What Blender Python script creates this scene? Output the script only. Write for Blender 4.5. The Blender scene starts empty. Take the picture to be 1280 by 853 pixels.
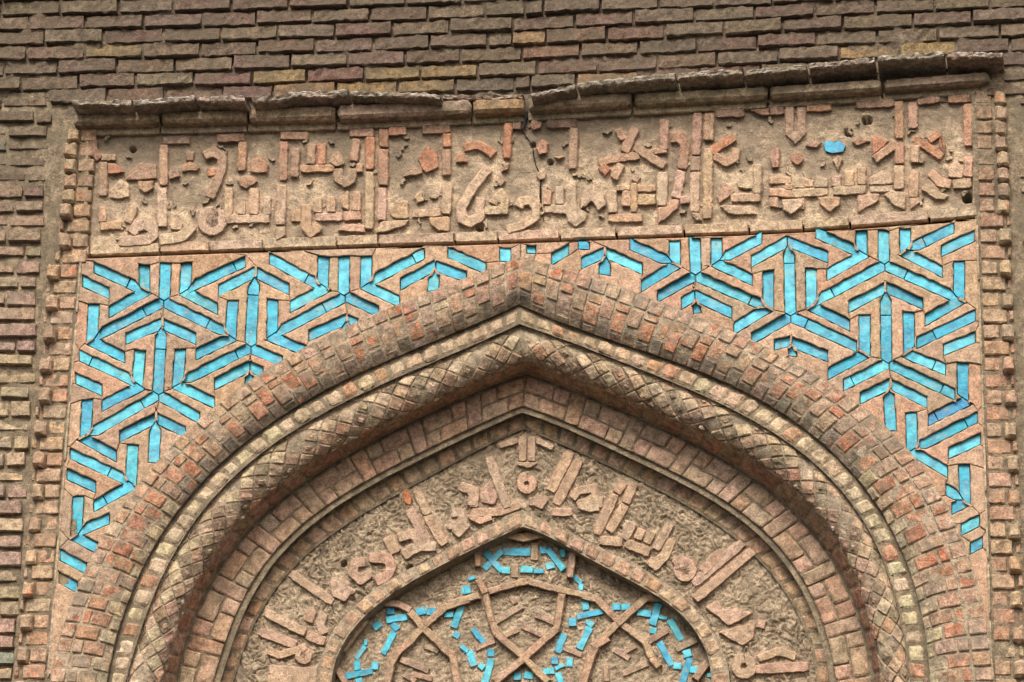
import bpy, bmesh, math, random
import numpy as np
from mathutils import Vector, Matrix, noise
from mathutils.geometry import delaunay_2d_cdt
R = random.Random(7)
sc = bpy.context.scene
col = sc.collection

# ------------------------------------------------------------------ camera, sky, sun, exposure
CAM = Vector((3.27498 - 1.279, -11.46366, 1.6))
PITCH, YAW, ROLL, FPX = math.radians(25.108), math.radians(9.977), math.radians(-1.497), 4607.8
RM = Matrix.Rotation(YAW, 3, 'Z') @ Matrix.Rotation(PITCH, 3, 'X') @ Matrix.Rotation(ROLL, 3, 'Y')
cd = bpy.data.cameras.new('camera'); cam = bpy.data.objects.new('camera', cd); col.objects.link(cam)
rt, fw, up = RM @ Vector((1, 0, 0)), RM @ Vector((0, 1, 0)), RM @ Vector((0, 0, 1))
cam.matrix_world = Matrix.Translation(CAM) @ Matrix((rt, up, -fw)).transposed().to_4x4()
cd.sensor_width = 36; cd.sensor_fit = 'HORIZONTAL'; cd.lens = FPX / 1280 * 36; cd.clip_end = 3000
sc.camera = cam
SUN_EL, SUN_AZ = 44, -12           # azimuth: 0 = straight at the facade, negative = from its west end
w = bpy.data.worlds.new('World'); sc.world = w; w.use_nodes = True
nt = w.node_tree; sky = nt.nodes.new('ShaderNodeTexSky'); sky.sky_type = 'NISHITA'; sky.sun_disc = False
sky.sun_elevation = math.radians(SUN_EL); sky.sun_rotation = math.radians(180 + SUN_AZ)
sky.dust_density = 4.0; sky.air_density = 1.0; sky.ozone_density = 0.5
nt.links.new(sky.outputs[0], nt.nodes['Background'].inputs[0]); nt.nodes['Background'].inputs[1].default_value = 0.085
sl = bpy.data.lights.new('sun', 'SUN'); sun = bpy.data.objects.new('sun', sl); col.objects.link(sun)
sl.energy = 1.5; sl.angle = math.radians(22); sl.color = (1.0, 0.95, 0.87)
sdir = Vector((math.sin(math.radians(SUN_AZ)) * math.cos(math.radians(SUN_EL)), -math.cos(math.radians(SUN_AZ)) * math.cos(math.radians(SUN_EL)), math.sin(math.radians(SUN_EL))))
sun.rotation_euler = (-sdir).to_track_quat('-Z', 'Y').to_euler(); sun.location = (0, -6, 14)
sc.view_settings.view_transform = 'Standard'; sc.view_settings.look = 'None'
sc.view_settings.exposure = 1.36; sc.view_settings.gamma = 1; sc.view_settings.use_curve_mapping = False

# ------------------------------------------------------------------ helpers
def P(px, py, y=0.0):
    """point of the facade plane at depth y behind a photo pixel"""
    v = RM @ Vector(((px - 640) / FPX, 1, -(py - 426.5) / FPX))
    return CAM + v * ((y - CAM.y) / v.y)
def toP(p):
    v = RM.transposed() @ (Vector(p) - CAM); return (640 + FPX * v.x / v.y, 426.5 - FPX * v.z / v.y)
PXM = 1 / (P(640, 430) - P(641, 430)).length      # pixels per metre

def tag(o, label=None, cat=None, group=None, kind=None):
    if label: o['label'] = label
    if cat: o['category'] = cat
    if group: o['group'] = group
    if kind: o['kind'] = kind
    return o
def thing(name, label, cat, px, py, group=None):
    o = bpy.data.objects.new(name, None); col.objects.link(o); o.location = P(px, py, 0); o.empty_display_size = .1
    return tag(o, label, cat, group)
def obj(name, verts, faces, mat, parent=None, color=None, smooth=True, kind=None):
    n = len(verts); c = sum((Vector(v) for v in verts), Vector()) / max(n, 1)
    me = bpy.data.meshes.new(name); me.from_pydata([Vector(v) - c for v in verts], [], faces)
    if smooth: me.polygons.foreach_set('use_smooth', [True] * len(me.polygons))
    me.materials.append(mat); me.update()
    o = bpy.data.objects.new(name, me); col.objects.link(o)
    if parent is not None:
        o.parent = parent; b = c.copy(); p = parent
        while p is not None: b -= p.location; p = p.parent
        o.location = b
    else: o.location = c
    if color: o.color = (*color, 1)
    if kind: o['kind'] = kind
    return o
def lerp(a, b, t): return a + (b - a) * t
def mixc(a, b, t): return tuple(lerp(x, y, t) for x, y in zip(a, b))
def jc(c, v=.12, h=.05):
    k = 1 + R.uniform(-v, v); return tuple(max(.005, x * k * (1 + R.uniform(-h, h)) * w_) for x, w_ in zip(c, (1.0, 1.02, 1.0)))
def interp(tab, x):
    if x <= tab[0][0]:
        a, b = tab[0], tab[1]
    elif x >= tab[-1][0]:
        a, b = tab[-2], tab[-1]
    else:
        for a, b in zip(tab, tab[1:]):
            if a[0] <= x <= b[0]: break
    return a[1] + (b[1] - a[1]) * (x - a[0]) / (b[0] - a[0])

def patch(name, cor, S, nu, nv, mat, parent, color, rnd=.006, depth=.03, rough=.0025, edge=.12, wob=.02, tilt=.003, endr=1.0, freq=1.3, sag=0.0, topr=1.0):
    """a worn brick: cor = 4 corners in the surface's own coordinates, S(a,b,h) -> point"""
    sd = R.uniform(0, 500)
    us = [0] + [lerp(edge * nv / max(nu, nv), 1 - edge * nv / max(nu, nv), i / nu) for i in range(nu + 1)] + [1]
    vs = [0] + [lerp(edge, 1 - edge, i / nv) for i in range(nv + 1)] + [1]
    t0, t1, t2 = (R.uniform(-tilt, tilt) for _ in range(3))
    A, B, C, D = cor
    def q(u, v): return ((A[0] * (1 - u) + B[0] * u) * (1 - v) + (D[0] * (1 - u) + C[0] * u) * v,
                         (A[1] * (1 - u) + B[1] * u) * (1 - v) + (D[1] * (1 - u) + C[1] * u) * v)
    V, F = [], []
    NU, NV = len(us), len(vs)
    asp = math.hypot(B[0] - A[0], B[1] - A[1]) / max(1e-6, math.hypot(D[0] - A[0], D[1] - A[1]))
    for j, v in enumerate(vs):
        for i, u in enumerate(us):
            bu, bv = i in (0, NU - 1), j in (0, NV - 1)
            uu, vv = u, v
            n1 = noise.noise((u * nu * freq + sd, v * 2.1, 3.1)); n2 = noise.noise((u * nu * freq, v * 2 + sd, 9.1))
            if bv: vv = v + (n1 * wob * 2.2 + (wob * .9 if j == 0 else -wob * .9))
            if bu: uu = u + (n2 * wob * .8 + (wob * .5 if i == 0 else -wob * .5)) 
            if bu and bv:
                cut = (.02 + abs(n1) * .05 + (.09 if R.random() < .1 else 0)) * endr
                uu += cut * .5 if i == 0 else -cut * .5; vv += cut * 1.6 if j == 0 else -cut * 1.6
            h = n2 * rough * 2 + t0 + t1 * (u - .5) + t2 * (v - .5) + sag * (v - .5)
            if bu or bv: h -= rnd * (1 + n1 * .9) * (1.5 if bu and bv else (endr if bu else 1)) * (topr if j == 0 else 1)
            a, b = q(uu, vv); V.append(S(a, b, h))
    for j in range(NV - 1):
        for i in range(NU - 1):
            k = j * NU + i; F.append((k, k + 1, k + 1 + NU, k + NU))
    ring = list(range(NU)) + [j * NU + NU - 1 for j in range(1, NV)] + [(NV - 1) * NU + i for i in range(NU - 2, -1, -1)] + [j * NU for j in range(NV - 2, 0, -1)]
    k0 = len(V)
    for r in ring:
        i, j = r % NU, r // NU; a, b = q(us[i] * .98 + .01, vs[j] * .96 + .02); V.append(S(a, b, -depth))
    n = len(ring)
    for m in range(n): F.append((ring[m], k0 + m, k0 + (m + 1) % n, ring[(m + 1) % n]))
    # orient outwards (towards the camera side)
    f = F[(NU - 1) * (NV // 2) + NU // 2]; nrm = (Vector(V[f[1]]) - Vector(V[f[0]])).cross(Vector(V[f[3]]) - Vector(V[f[0]]))
    mid = (Vector(V[f[0]]) + Vector(V[f[2]])) / 2
    a, b = q(.5, .5); outd = Vector(S(a, b, .01)) - Vector(S(a, b, 0))
    if nrm.dot(outd) < 0: F = [tuple(reversed(x)) for x in F]
    return obj(name, V, F, mat, parent, color, smooth=False)

def flat(y0):
    return lambda a, b, h: P(a, b, y0) + Vector((0, -h, 0))
def quad(x0, y0, x1, y1): return ((x0, y0), (x1, y0), (x1, y1), (x0, y1))
def grid(name, S, a0, a1, na, b0, b1, nb, mat, parent, color=None, amp=.0, sc_=9.0, kind=None, mask=None):
    V, F = [], []
    for j in range(nb + 1):
        for i in range(na + 1):
            a, b = lerp(a0, a1, i / na), lerp(b0, b1, j / nb)
            p = S(a, b, 0)
            h = amp * (noise.noise(p * sc_) + .6 * noise.noise(p * sc_ * 2.7) + .4 * noise.noise(p * sc_ * 6)) if amp else 0
            V.append(S(a, b, h))
    for j in range(nb):
        for i in range(na):
            k = j * (na + 1) + i; F.append((k, k + na + 1, k + na + 2, k + 1))
    p, q_ = S(lerp(a0, a1, .5), lerp(b0, b1, .5), 0), S(lerp(a0, a1, .5), lerp(b0, b1, .5), .01)
    f = F[len(F) // 2]; nr = (V[f[1]] - V[f[0]]).cross(V[f[3]] - V[f[0]])
    if nr.dot(q_ - p) < 0: F = [tuple(reversed(x)) for x in F]
    return obj(name, V, F, mat, parent, color, kind=kind)

def area2(p): return sum(a[0] * b[1] - b[0] * a[1] for a, b in zip(p, p[1:] + p[:1])) / 2
def densify(pts, step, jit):
    out = []
    n = len(pts)
    for i in range(n):
        a, b = pts[i], pts[(i + 1) % n]; L = math.hypot(b[0] - a[0], b[1] - a[1]); m = max(1, int(L / step))
        for k in range(m):
            t = k / m; out.append((lerp(a[0], b[0], t) + R.uniform(-jit, jit), lerp(a[1], b[1], t) + R.uniform(-jit, jit)))
    return out
def inset(pts, d):
    """offset a closed polygon inwards by d (same vertex count)"""
    s = 1 if area2(pts) > 0 else -1; n = len(pts); out = []
    for i in range(n):
        a, b, c = pts[i - 1], pts[i], pts[(i + 1) % n]
        e1 = (b[0] - a[0], b[1] - a[1]); e2 = (c[0] - b[0], c[1] - b[1])
        l1, l2 = math.hypot(*e1) or 1e-6, math.hypot(*e2) or 1e-6
        n1 = (-e1[1] / l1 * s, e1[0] / l1 * s); n2 = (-e2[1] / l2 * s, e2[0] / l2 * s)
        m = (n1[0] + n2[0], n1[1] + n2[1]); l = math.hypot(*m)
        if l < .3: out.append((b[0] + n1[0] * d, b[1] + n1[1] * d)); continue
        k = min(1.6, 2 / (l * l) * l) * d / l
        out.append((b[0] + m[0] * k, b[1] + m[1] * k))
    return out
def poly(name, pts, y, th, mat, parent, color, bev=1.0, bevd=.004, step=7, jit=.35, rough=.0, kind=None):
    """flat-topped piece with a worn edge; pts in photo pixels on the plane y, th = thickness behind the face"""
    p = densify(pts, step, jit)
    if area2(p) > 0: p = p[::-1]
    q1 = inset(p, bev * .25); q2 = inset(p, bev * 1.0)
    n = len(p); t1, t2 = R.uniform(-rough, rough), R.uniform(-rough, rough)
    cx = sum(a[0] for a in p) / n; cy = sum(a[1] for a in p) / n
    def yy(a): return y + ((a[0] - cx) * t1 + (a[1] - cy) * t2)
    V = [P(*a, yy(a)) for a in q2] + [P(*a, yy(a) + bevd) for a in q1] + [P(*a, y + th) for a in p]
    F = [tuple(range(n - 1, -1, -1))]
    for i in range(n):
        j = (i + 1) % n
        F.append((i, j, n + j, n + i)); F.append((n + i, n + j, 2 * n + j, 2 * n + i))
    f = F[0]; nr = Vector()
    for i in range(n): nr += V[f[i]].cross(V[f[(i + 1) % n]])
    if nr.y > 0: F = [tuple(reversed(x)) for x in F]
    return obj(name, V, F, mat, parent, color, smooth=False, kind=kind)
def worn(pts, r=.2):
    """cut the corners of an outline"""
    out = []
    for a, b in zip(pts, pts[1:] + pts[:1]):
        out += [(lerp(a[0], b[0], r), lerp(a[1], b[1], r)), (lerp(a[0], b[0], 1 - r), lerp(a[1], b[1], 1 - r))]
    return out
def ribbon(pts, wd):
    """outline of a stroke of width wd along pts"""
    L, Rr = [], []
    n = len(pts)
    for i in range(n):
        a = pts[max(0, i - 1)]; c = pts[min(n - 1, i + 1)]; b = pts[i]
        def nrm(p, q):
            l = math.hypot(q[0] - p[0], q[1] - p[1]) or 1e-6; return (-(q[1] - p[1]) / l, (q[0] - p[0]) / l)
        if i == 0: m = nrm(b, c); k = 1
        elif i == n - 1: m = nrm(a, b); k = 1
        else:
            n1, n2 = nrm(a, b), nrm(b, c); m = (n1[0] + n2[0], n1[1] + n2[1]); l = math.hypot(*m) or 1e-6
            m = (m[0] / l, m[1] / l); k = min(1.35, 1 / max(.2, (m[0] * n1[0] + m[1] * n1[1])))
        L.append((b[0] + m[0] * wd / 2 * k, b[1] + m[1] * wd / 2 * k)); Rr.append((b[0] - m[0] * wd / 2 * k, b[1] - m[1] * wd / 2 * k))
    return L + Rr[::-1]

class Mask:
    """height map (photo pixels) of how the plaster climbs against raised pieces"""
    def __init__(s): s.a = np.zeros((960, 1400), np.float32)
    def fill(s, pts):
        p = np.array(pts) + 40; x0, y0 = np.floor(p.min(0)).astype(int); x1, y1 = np.ceil(p.max(0)).astype(int)
        x0, y0, x1, y1 = max(x0, 0), max(y0, 0), min(x1, 1399), min(y1, 959)
        if x1 <= x0 or y1 <= y0: return
        X, Y = np.meshgrid(np.arange(x0, x1) + .5, np.arange(y0, y1) + .5); r = np.zeros(X.shape, bool)
        for (ax, ay), (bx, by) in zip(p, np.roll(p, -1, 0)):
            if ay == by: continue
            c = (ay > Y) != (by > Y); r ^= c & (X < (bx - ax) * (Y - ay) / (by - ay) + ax)
        s.a[y0:y1, x0:x1] = np.maximum(s.a[y0:y1, x0:x1], r)
    def blur(s, r, n=2):
        for _ in range(n):
            for ax in (0, 1):
                s.a = sum(np.roll(s.a, k, ax) for k in range(-r, r + 1)) / (2 * r + 1)
    def at(s, x, y):
        i, j = int(x + 40), int(y + 40)
        return float(s.a[min(max(j, 0), 959), min(max(i, 0), 1399)])
def claypaint(o, mask):
    me = o.data; at = me.attributes.new('clay', 'FLOAT', 'POINT'); b = o.location.copy(); p = o.parent
    while p is not None: b += p.location; p = p.parent
    at.data.foreach_set('value', [mask.at(*toP(v.co + b)) for v in me.vertices])
# ------------------------------------------------------------------ materials
def newmat(name):
    m = bpy.data.materials.new(name); m.use_nodes = True; t = m.node_tree
    return m, t, t.nodes['Principled BSDF']
class G:
    def __init__(s, t): s.t = t; s.pos = s.n('ShaderNodeNewGeometry').outputs['Position']
    def n(s, k, **kw):
        x = s.t.nodes.new(k)
        for a, b in kw.items(): setattr(x, a, b)
        return x
    def l(s, a, b): s.t.links.new(a, b)
    def noise(s, scale, det=4, rough=.6, off=(0, 0, 0), dist=0, stretch=None):
        x = s.n('ShaderNodeTexNoise'); x.inputs['Scale'].default_value = scale; x.inputs['Detail'].default_value = det
        x.inputs['Roughness'].default_value = rough; x.inputs['Distortion'].default_value = dist
        mp = s.n('ShaderNodeMapping'); mp.inputs['Location'].default_value = off
        if stretch: mp.inputs['Scale'].default_value = stretch
        s.l(s.pos, mp.inputs[0]); s.l(mp.outputs[0], x.inputs['Vector']); return x.outputs['Fac']
    def voro(s, scale, feat='F1', off=(0, 0, 0)):
        x = s.n('ShaderNodeTexVoronoi'); x.feature = feat; x.inputs['Scale'].default_value = scale
        s.l(s.pos, x.inputs['Vector']); return x.outputs['Distance']
    def ramp(s, f, a, b, va=0., vb=1.):
        x = s.n('ShaderNodeMapRange'); x.interpolation_type = 'SMOOTHSTEP'
        for i, v in zip((1, 2, 3, 4), (a, b, va, vb)): x.inputs[i].default_value = v
        s.l(f, x.inputs[0]); return x.outputs[0]
    def mix(s, f, a, b, bt='MIX'):
        x = s.n('ShaderNodeMix', data_type='RGBA', blend_type=bt)
        for i, v in ((0, f), (6, a), (7, b)):
            if isinstance(v, (int, float)): x.inputs[i].default_value = v
            elif isinstance(v, tuple): x.inputs[i].default_value = (*v, 1)
            else: s.l(v, x.inputs[i])
        return x.outputs[2]
    def m(s, op, a, b=0.):
        x = s.n('ShaderNodeMath', operation=op)
        for i, v in ((0, a), (1, b)):
            if isinstance(v, (int, float)): x.inputs[i].default_value = v
            else: s.l(v, x.inputs[i])
        return x.outputs[0]
    def bump(s, h, st, d, prev=None):
        x = s.n('ShaderNodeBump'); x.inputs['Strength'].default_value = st; x.inputs['Distance'].default_value = d
        s.l(h, x.inputs['Height'])
        if prev is not None: s.l(prev, x.inputs['Normal'])
        return x.outputs[0]
def brickmat(name, base=None, dirt=(.17, .13, .085), damt=(.5, .68), dmax=.7, dscale=7, spot=None, samt=(.6, .7), bd=.006, mott=.55, fine=1.0, lime=False, soot=None, clay=None, dust=None, duamt=(.55, .7)):
    m, t, b = newmat(name); g = G(t)
    if base is None: c = g.n('ShaderNodeObjectInfo').outputs['Color']
    else:
        x = g.n('ShaderNodeRGB'); x.outputs[0].default_value = (*base, 1); c = x.outputs[0]
    if clay:
        at = g.n('ShaderNodeAttribute'); at.attribute_name = 'clay'; c = g.mix(g.ramp(at.outputs['Fac'], .12, .5), c, clay)
    n1 = g.noise(38, 5, .65); n2 = g.noise(150, 3, .7, (3, 1, 7)); n3 = g.noise(dscale, 5, .62, (11, 5, 2)); n4 = g.noise(16, 4, .6, (1, 9, 4))
    if spot: c = g.mix(g.ramp(n4, *samt), c, spot)
    c = g.mix(1.0, c, g.mix(g.ramp(n1, .25, .75), (1 - mott, 1 - mott, 1 - mott), (1 + mott * .75, 1 + mott * .75, 1 + mott * .75)), 'MULTIPLY')
    c = g.mix(1.0, c, g.mix(g.ramp(n2, .3, .7), (.7, .69, .68), (1.28, 1.28, 1.28)), 'MULTIPLY')
    n5 = g.noise(330, 2, .7, (2, 8, 3)); c = g.mix(1.0, c, g.mix(g.ramp(n5, .28, .72), (1 - .2 * fine, 1 - .205 * fine, 1 - .21 * fine), (1 + .2 * fine, 1 + .2 * fine, 1 + .2 * fine)), 'MULTIPLY')
    if dust: c = g.mix(g.m('MULTIPLY', g.ramp(g.noise(24, 5, .7, (7, 7, 1)), *duamt), .75), c, dust)
    c = g.mix(g.m('MULTIPLY', g.ramp(n3, *damt), dmax), c, dirt)
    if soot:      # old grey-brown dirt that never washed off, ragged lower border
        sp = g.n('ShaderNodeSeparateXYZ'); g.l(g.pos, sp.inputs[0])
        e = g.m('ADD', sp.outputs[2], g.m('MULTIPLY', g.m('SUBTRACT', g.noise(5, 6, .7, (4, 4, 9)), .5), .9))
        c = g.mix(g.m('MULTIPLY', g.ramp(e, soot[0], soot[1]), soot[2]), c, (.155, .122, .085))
    pits = g.ramp(g.voro(85), .0, .22, 1, 0); pm = g.m('MULTIPLY', pits, g.ramp(n1, .5, .6))
    c = g.mix(g.m('MULTIPLY', pm, .6), c, (.05, .035, .025))
    if lime:
        nz = g.n('ShaderNodeSeparateXYZ'); g.l(g.n('ShaderNodeNewGeometry').outputs['Normal'], nz.inputs[0])
        f = g.m('MULTIPLY', g.ramp(nz.outputs[2], .12, .6), g.ramp(g.noise(14, 5, .7, (5, 5, 5)), .38, .56)); c = g.mix(g.m('MULTIPLY', f, .7), c, (.5, .46, .42))
    g.l(c, b.inputs['Base Color']); b.inputs['Roughness'].default_value = .93; b.inputs['Specular IOR Level'].default_value = .15
    h = g.m('ADD', g.m('ADD', g.m('MULTIPLY', n1, 1.0), g.m('MULTIPLY', n2, .6 * fine)), g.m('MULTIPLY', n5, .3 * fine))
    h = g.m('SUBTRACT', h, g.m('MULTIPLY', pm, .6))
    g.l(g.bump(h, 1.0, bd), b.inputs['Normal'])
    return m
M = {}
ZS = P(650, 215, 0).z
M['wall'] = brickmat('weathered_wall_brick', dirt=(.1, .078, .053), damt=(.42, .62), dmax=.65, dscale=9, bd=.009, dust=(.17, .132, .09), duamt=(.52, .68))
M['cornice'] = brickmat('cornice_brick', dirt=(.13, .105, .065), damt=(.45, .65), dmax=.6, dscale=8, bd=.006)
M['lime'] = brickmat('limed_cornice_brick', dirt=(.1, .085, .06), damt=(.45, .65), dmax=.6, dscale=10, bd=.009, lime=True)
M['side'] = brickmat('side_brick', dirt=(.2, .165, .12), damt=(.48, .68), dmax=.6, dscale=10, bd=.006)
M['strip'] = brickmat('spandrel_brick', dirt=(.26, .19, .12), damt=(.5, .72), dmax=.5, dscale=9, bd=.004, mott=.4, spot=(.40, .2, .115), samt=(.58, .78), dust=(.42, .31, .21), duamt=(.5, .75))
M['arch'] = brickmat('arch_brick', dirt=(.17, .145, .11), damt=(.5, .64), dmax=.7, dscale=13, bd=.006, spot=(.37, .15, .085), samt=(.57, .68), dust=(.36, .27, .18), duamt=(.54, .7))
M['bord'] = brickmat('border_brick', dirt=(.22, .17, .115), damt=(.48, .66), dmax=.6, dscale=11, bd=.006, spot=(.40, .17, .09), samt=(.6, .74), dust=(.38, .29, .2), duamt=(.5, .7))
M['ring'] = brickmat('inner_ring_brick', dirt=(.2, .155, .1), damt=(.5, .7), dmax=.5, dscale=9, bd=.005, dust=(.37, .28, .18), duamt=(.52, .75))
M['terra'] = brickmat('letter_brick', dirt=(.27, .19, .125), damt=(.48, .7), dmax=.5, dscale=11, bd=.007, mott=.45, dust=(.43, .31, .21), duamt=(.5, .72))
M['mortar'] = brickmat('mortar', base=(.23, .18, .12), dirt=(.13, .105, .07), damt=(.42, .62), dmax=.7, bd=.008)
M['mortar_dark'] = brickmat('old_mortar', base=(.15, .117, .083), dirt=(.1, .077, .055), damt=(.4, .62), dmax=.7, bd=.01)
M['mortar_pale'] = brickmat('pale_mortar', base=(.33, .265, .185), dirt=(.2, .155, .105), damt=(.42, .66), dmax=.6, bd=.006)
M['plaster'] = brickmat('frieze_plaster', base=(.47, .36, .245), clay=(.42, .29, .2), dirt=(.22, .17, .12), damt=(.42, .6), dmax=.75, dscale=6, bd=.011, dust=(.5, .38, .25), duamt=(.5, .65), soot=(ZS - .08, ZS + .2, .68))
M['carved'] = brickmat('carved_plaster', base=(.41, .32, .22), clay=(.41, .285, .2), dirt=(.2, .155, .105), damt=(.42, .66), dmax=.6, dscale=12, bd=.012)
M['carve'] = brickmat('carved_relief', base=(.36, .275, .18), dirt=(.24, .18, .12), damt=(.42, .66), dmax=.6, dscale=12, bd=.004)
m, t, b = newmat('black_hole'); b.inputs['Base Color'].default_value = (.012, .01, .008, 1); b.inputs['Roughness'].default_value = 1; M['hole'] = m
m, t, b = newmat('turquoise_glaze'); g = G(t)
c = g.n('ShaderNodeObjectInfo').outputs['Color']
c = g.mix(1.0, c, g.mix(g.ramp(g.noise(26, 5, .65), .34, .66), (.5, .66, .72), (1.5, 1.25, 1.17)), 'MULTIPLY')
c = g.mix(g.m('MULTIPLY', g.ramp(g.noise(60, 4, .7, (3, 3, 3)), .55, .75), .3), c, (.14, .45, .52))
chip = g.ramp(g.noise(46, 5, .7, (8, 2, 6)), .63, .67)
c = g.mix(chip, c, (.42, .3, .19))
c = g.mix(g.m('MULTIPLY', g.ramp(g.noise(14, 6, .75, (2, 6, 6)), .5, .72), .6), c, (.22, .3, .27))
c = g.mix(g.m('MULTIPLY', g.ramp(g.voro(55, 'DISTANCE_TO_EDGE'), 0, .03, 1, 0), .35), c, (.03, .16, .2))
g.l(c, b.inputs['Base Color']); b.inputs['Roughness'].default_value = .38; g.l(g.ramp(chip, 0, 1, .42, .9), b.inputs['Roughness'])
b.inputs['Specular IOR Level'].default_value = .3
hh = g.m('SUBTRACT', g.m('ADD', g.noise(35, 4, .6), g.m('MULTIPLY', g.noise(160, 3, .6), .3)), g.m('MULTIPLY', chip, .5))
g.l(g.bump(hh, .8, .004), b.inputs['Normal']); M['tile'] = m
m, t, b = newmat('ground_earth'); g = G(t)
c = g.mix(g.noise(.8, 6, .6), (.055, .05, .043), (.085, .075, .06)); g.l(c, b.inputs['Base Color']); b.inputs['Roughness'].default_value = .95; M['ground'] = m

# ------------------------------------------------------------------ ground and core wall
obj('ground', [(-400, -400, 0), (400, -400, 0), (400, 400, 0), (-400, 400, 0)], [(0, 1, 2, 3)], M['ground'], kind='structure', smooth=False)

# ------------------------------------------------------------------ arch curves (photo pixels, apex first)
def zz(x0, y0, pts, s=.2578): return [(x0 + a * s, y0 + b * s) for a, b in pts]
CV = {
 0: ([(650, 320), (645, 323), (617, 334), (586, 346.6), (547, 361), (516, 370), (482.6, 382.7), (459, 395.6), (426, 413.7), (372, 440.6), (354, 453.5), (312, 471), (276, 495), (258, 515), (227, 546), (191, 585), (170, 605.6), (139, 648), (121, 687), (103, 718), (85, 756), (75, 793), (66, 829)],
     [(650, 320), (669, 321), (694.5, 330), (733, 340), (774, 360), (810.5, 374), (849, 386), (872, 397), (913.6, 413.7), (945, 426), (996, 448), (1035, 475.5), (1061, 492), (1084, 513), (1107, 536), (1133, 562), (1159, 592), (1177, 618.5), (1190, 639), (1202.6, 672), (1218, 718), (1228, 754), (1236, 793), (1241, 829)]),
 1: ([(649, 381), (645, 386), (611.5, 398), (573, 413.7), (547, 425), (508, 443), (470, 459), (428, 477), (390, 497), (354, 519), (321, 543), (296.5, 564), (271, 585), (247.5, 608), (224, 636), (198.5, 677), (180.5, 708), (167.6, 736), (155, 770), (142, 811), (135, 850)],
     [(649, 381), (681.6, 395.6), (717.7, 411), (754, 423), (795, 435.5), (831, 448), (862, 461), (888, 471.6), (926.5, 487), (953, 505), (989, 525), (1017, 546), (1048, 574), (1074, 602), (1097, 634), (1115, 663), (1130.5, 703), (1143, 741), (1153.7, 777), (1161, 839)]),
 2: ([(650.6, 408.5), (630, 416), (588, 435.5), (547, 453.5), (513.5, 471), (469.7, 489.6), (423, 510), (384.6, 529.6), (348.5, 554), (322, 576), (299, 595), (278.4, 612), (258, 637), (237, 669), (219, 695), (203.7, 728), (188, 762), (178, 788), (167.6, 818.6), (161, 849.6)],
     [(650.6, 408.5), (681.6, 418), (715, 431), (746, 443), (774, 453.5), (810.5, 469), (849, 484.5), (888, 503), (919, 518), (955, 534), (976, 547), (1009, 572), (1035, 598), (1063, 633.5), (1085, 661), (1099.6, 692), (1112, 723), (1123, 757), (1130.5, 798), (1138, 849.6)]),
 3: ([(655, 451), (645, 454.5), (619, 466), (585.7, 482), (547, 498), (511, 516), (469.7, 538), (423, 559), (382, 580), (348.5, 603), (312, 638), (283.6, 671.7), (263, 697.5), (247.5, 723), (232, 754), (222, 782.5), (214, 811), (203.7, 849.6)],
     [(655, 451), (681.6, 460), (715, 473), (754, 485), (785, 499), (823, 515), (857, 531), (888, 546), (921, 563), (955, 582), (973, 598), (996, 618), (1022, 642), (1040, 663), (1058, 692), (1074, 731), (1087, 777), (1094, 811), (1104, 852)]),
 4: ([(658, 469), (645, 472), (614, 484.5), (573, 502.5), (534, 520.5), (490, 543), (451.6, 560), (413, 585), (372, 611), (348.5, 629), (328, 651), (291, 687), (273, 713), (258, 744), (242, 777), (232, 808), (223, 841)],
     [(658, 469), (702, 484.5), (741, 500), (785, 518), (823, 536), (862, 554), (888, 569.5), (939, 597), (975, 624), (1019, 672), (1048, 718), (1068, 757), (1079, 788), (1086.6, 824), (1091, 852)]),
 5: ([(653, 509), (645, 513), (611.5, 527), (573, 544), (539, 560), (500.6, 579), (469.7, 596), (431, 620), (406, 636), (374, 661), (341, 692), (320, 720), (307, 749), (291, 782.5), (278.4, 813.5), (268, 849.6)],
     [(653, 509), (681.6, 518), (712.5, 531), (746, 546), (785, 564), (821, 581), (862, 603), (895.5, 621), (921, 637), (953, 660), (976, 690), (1001.6, 728), (1022, 762), (1032.5, 793), (1043, 847)]),
 6: ([(656, 537), (645, 541), (619, 553), (573, 577), (521, 605), (462, 638), (431, 659), (392, 688), (359, 717), (333, 754), (322, 775), (307, 808), (292, 852)],
     [(656, 537), (707, 559), (759, 582), (797.6, 600.5), (836, 621), (863, 636), (888, 650), (919, 675), (950, 702), (976, 734), (994, 762), (1007, 792), (1019, 839)]),
 7: ([(653, 637), (645, 640), (604, 660), (573, 676), (542, 694), (508, 713), (475, 732), (444, 753), (428, 771), (408, 803), (398, 835), (394, 852)],
     [(653, 637), (674, 646), (707, 663), (741, 679), (764, 690), (793, 704), (815.6, 718), (844, 737), (867, 758), (885, 778), (898, 798), (907, 824), (912, 852)]),
 8: ([(653, 658), (645, 662), (606, 679), (578, 692), (547, 708), (513.5, 728), (480, 749), (454, 771), (436, 791), (423, 818.6), (414, 849.6)],
     [(653, 658), (681.6, 669), (717.7, 687), (743.5, 702), (774, 718), (808, 736), (831, 752), (854, 770), (870, 788), (880, 811), (888, 837)]),
}
DEP = {0: -.028, 1: .02, 2: .042, 3: .09, 4: .2, 5: .2, 6: .265, 7: .245, 8: .245}
import numpy as np
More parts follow.
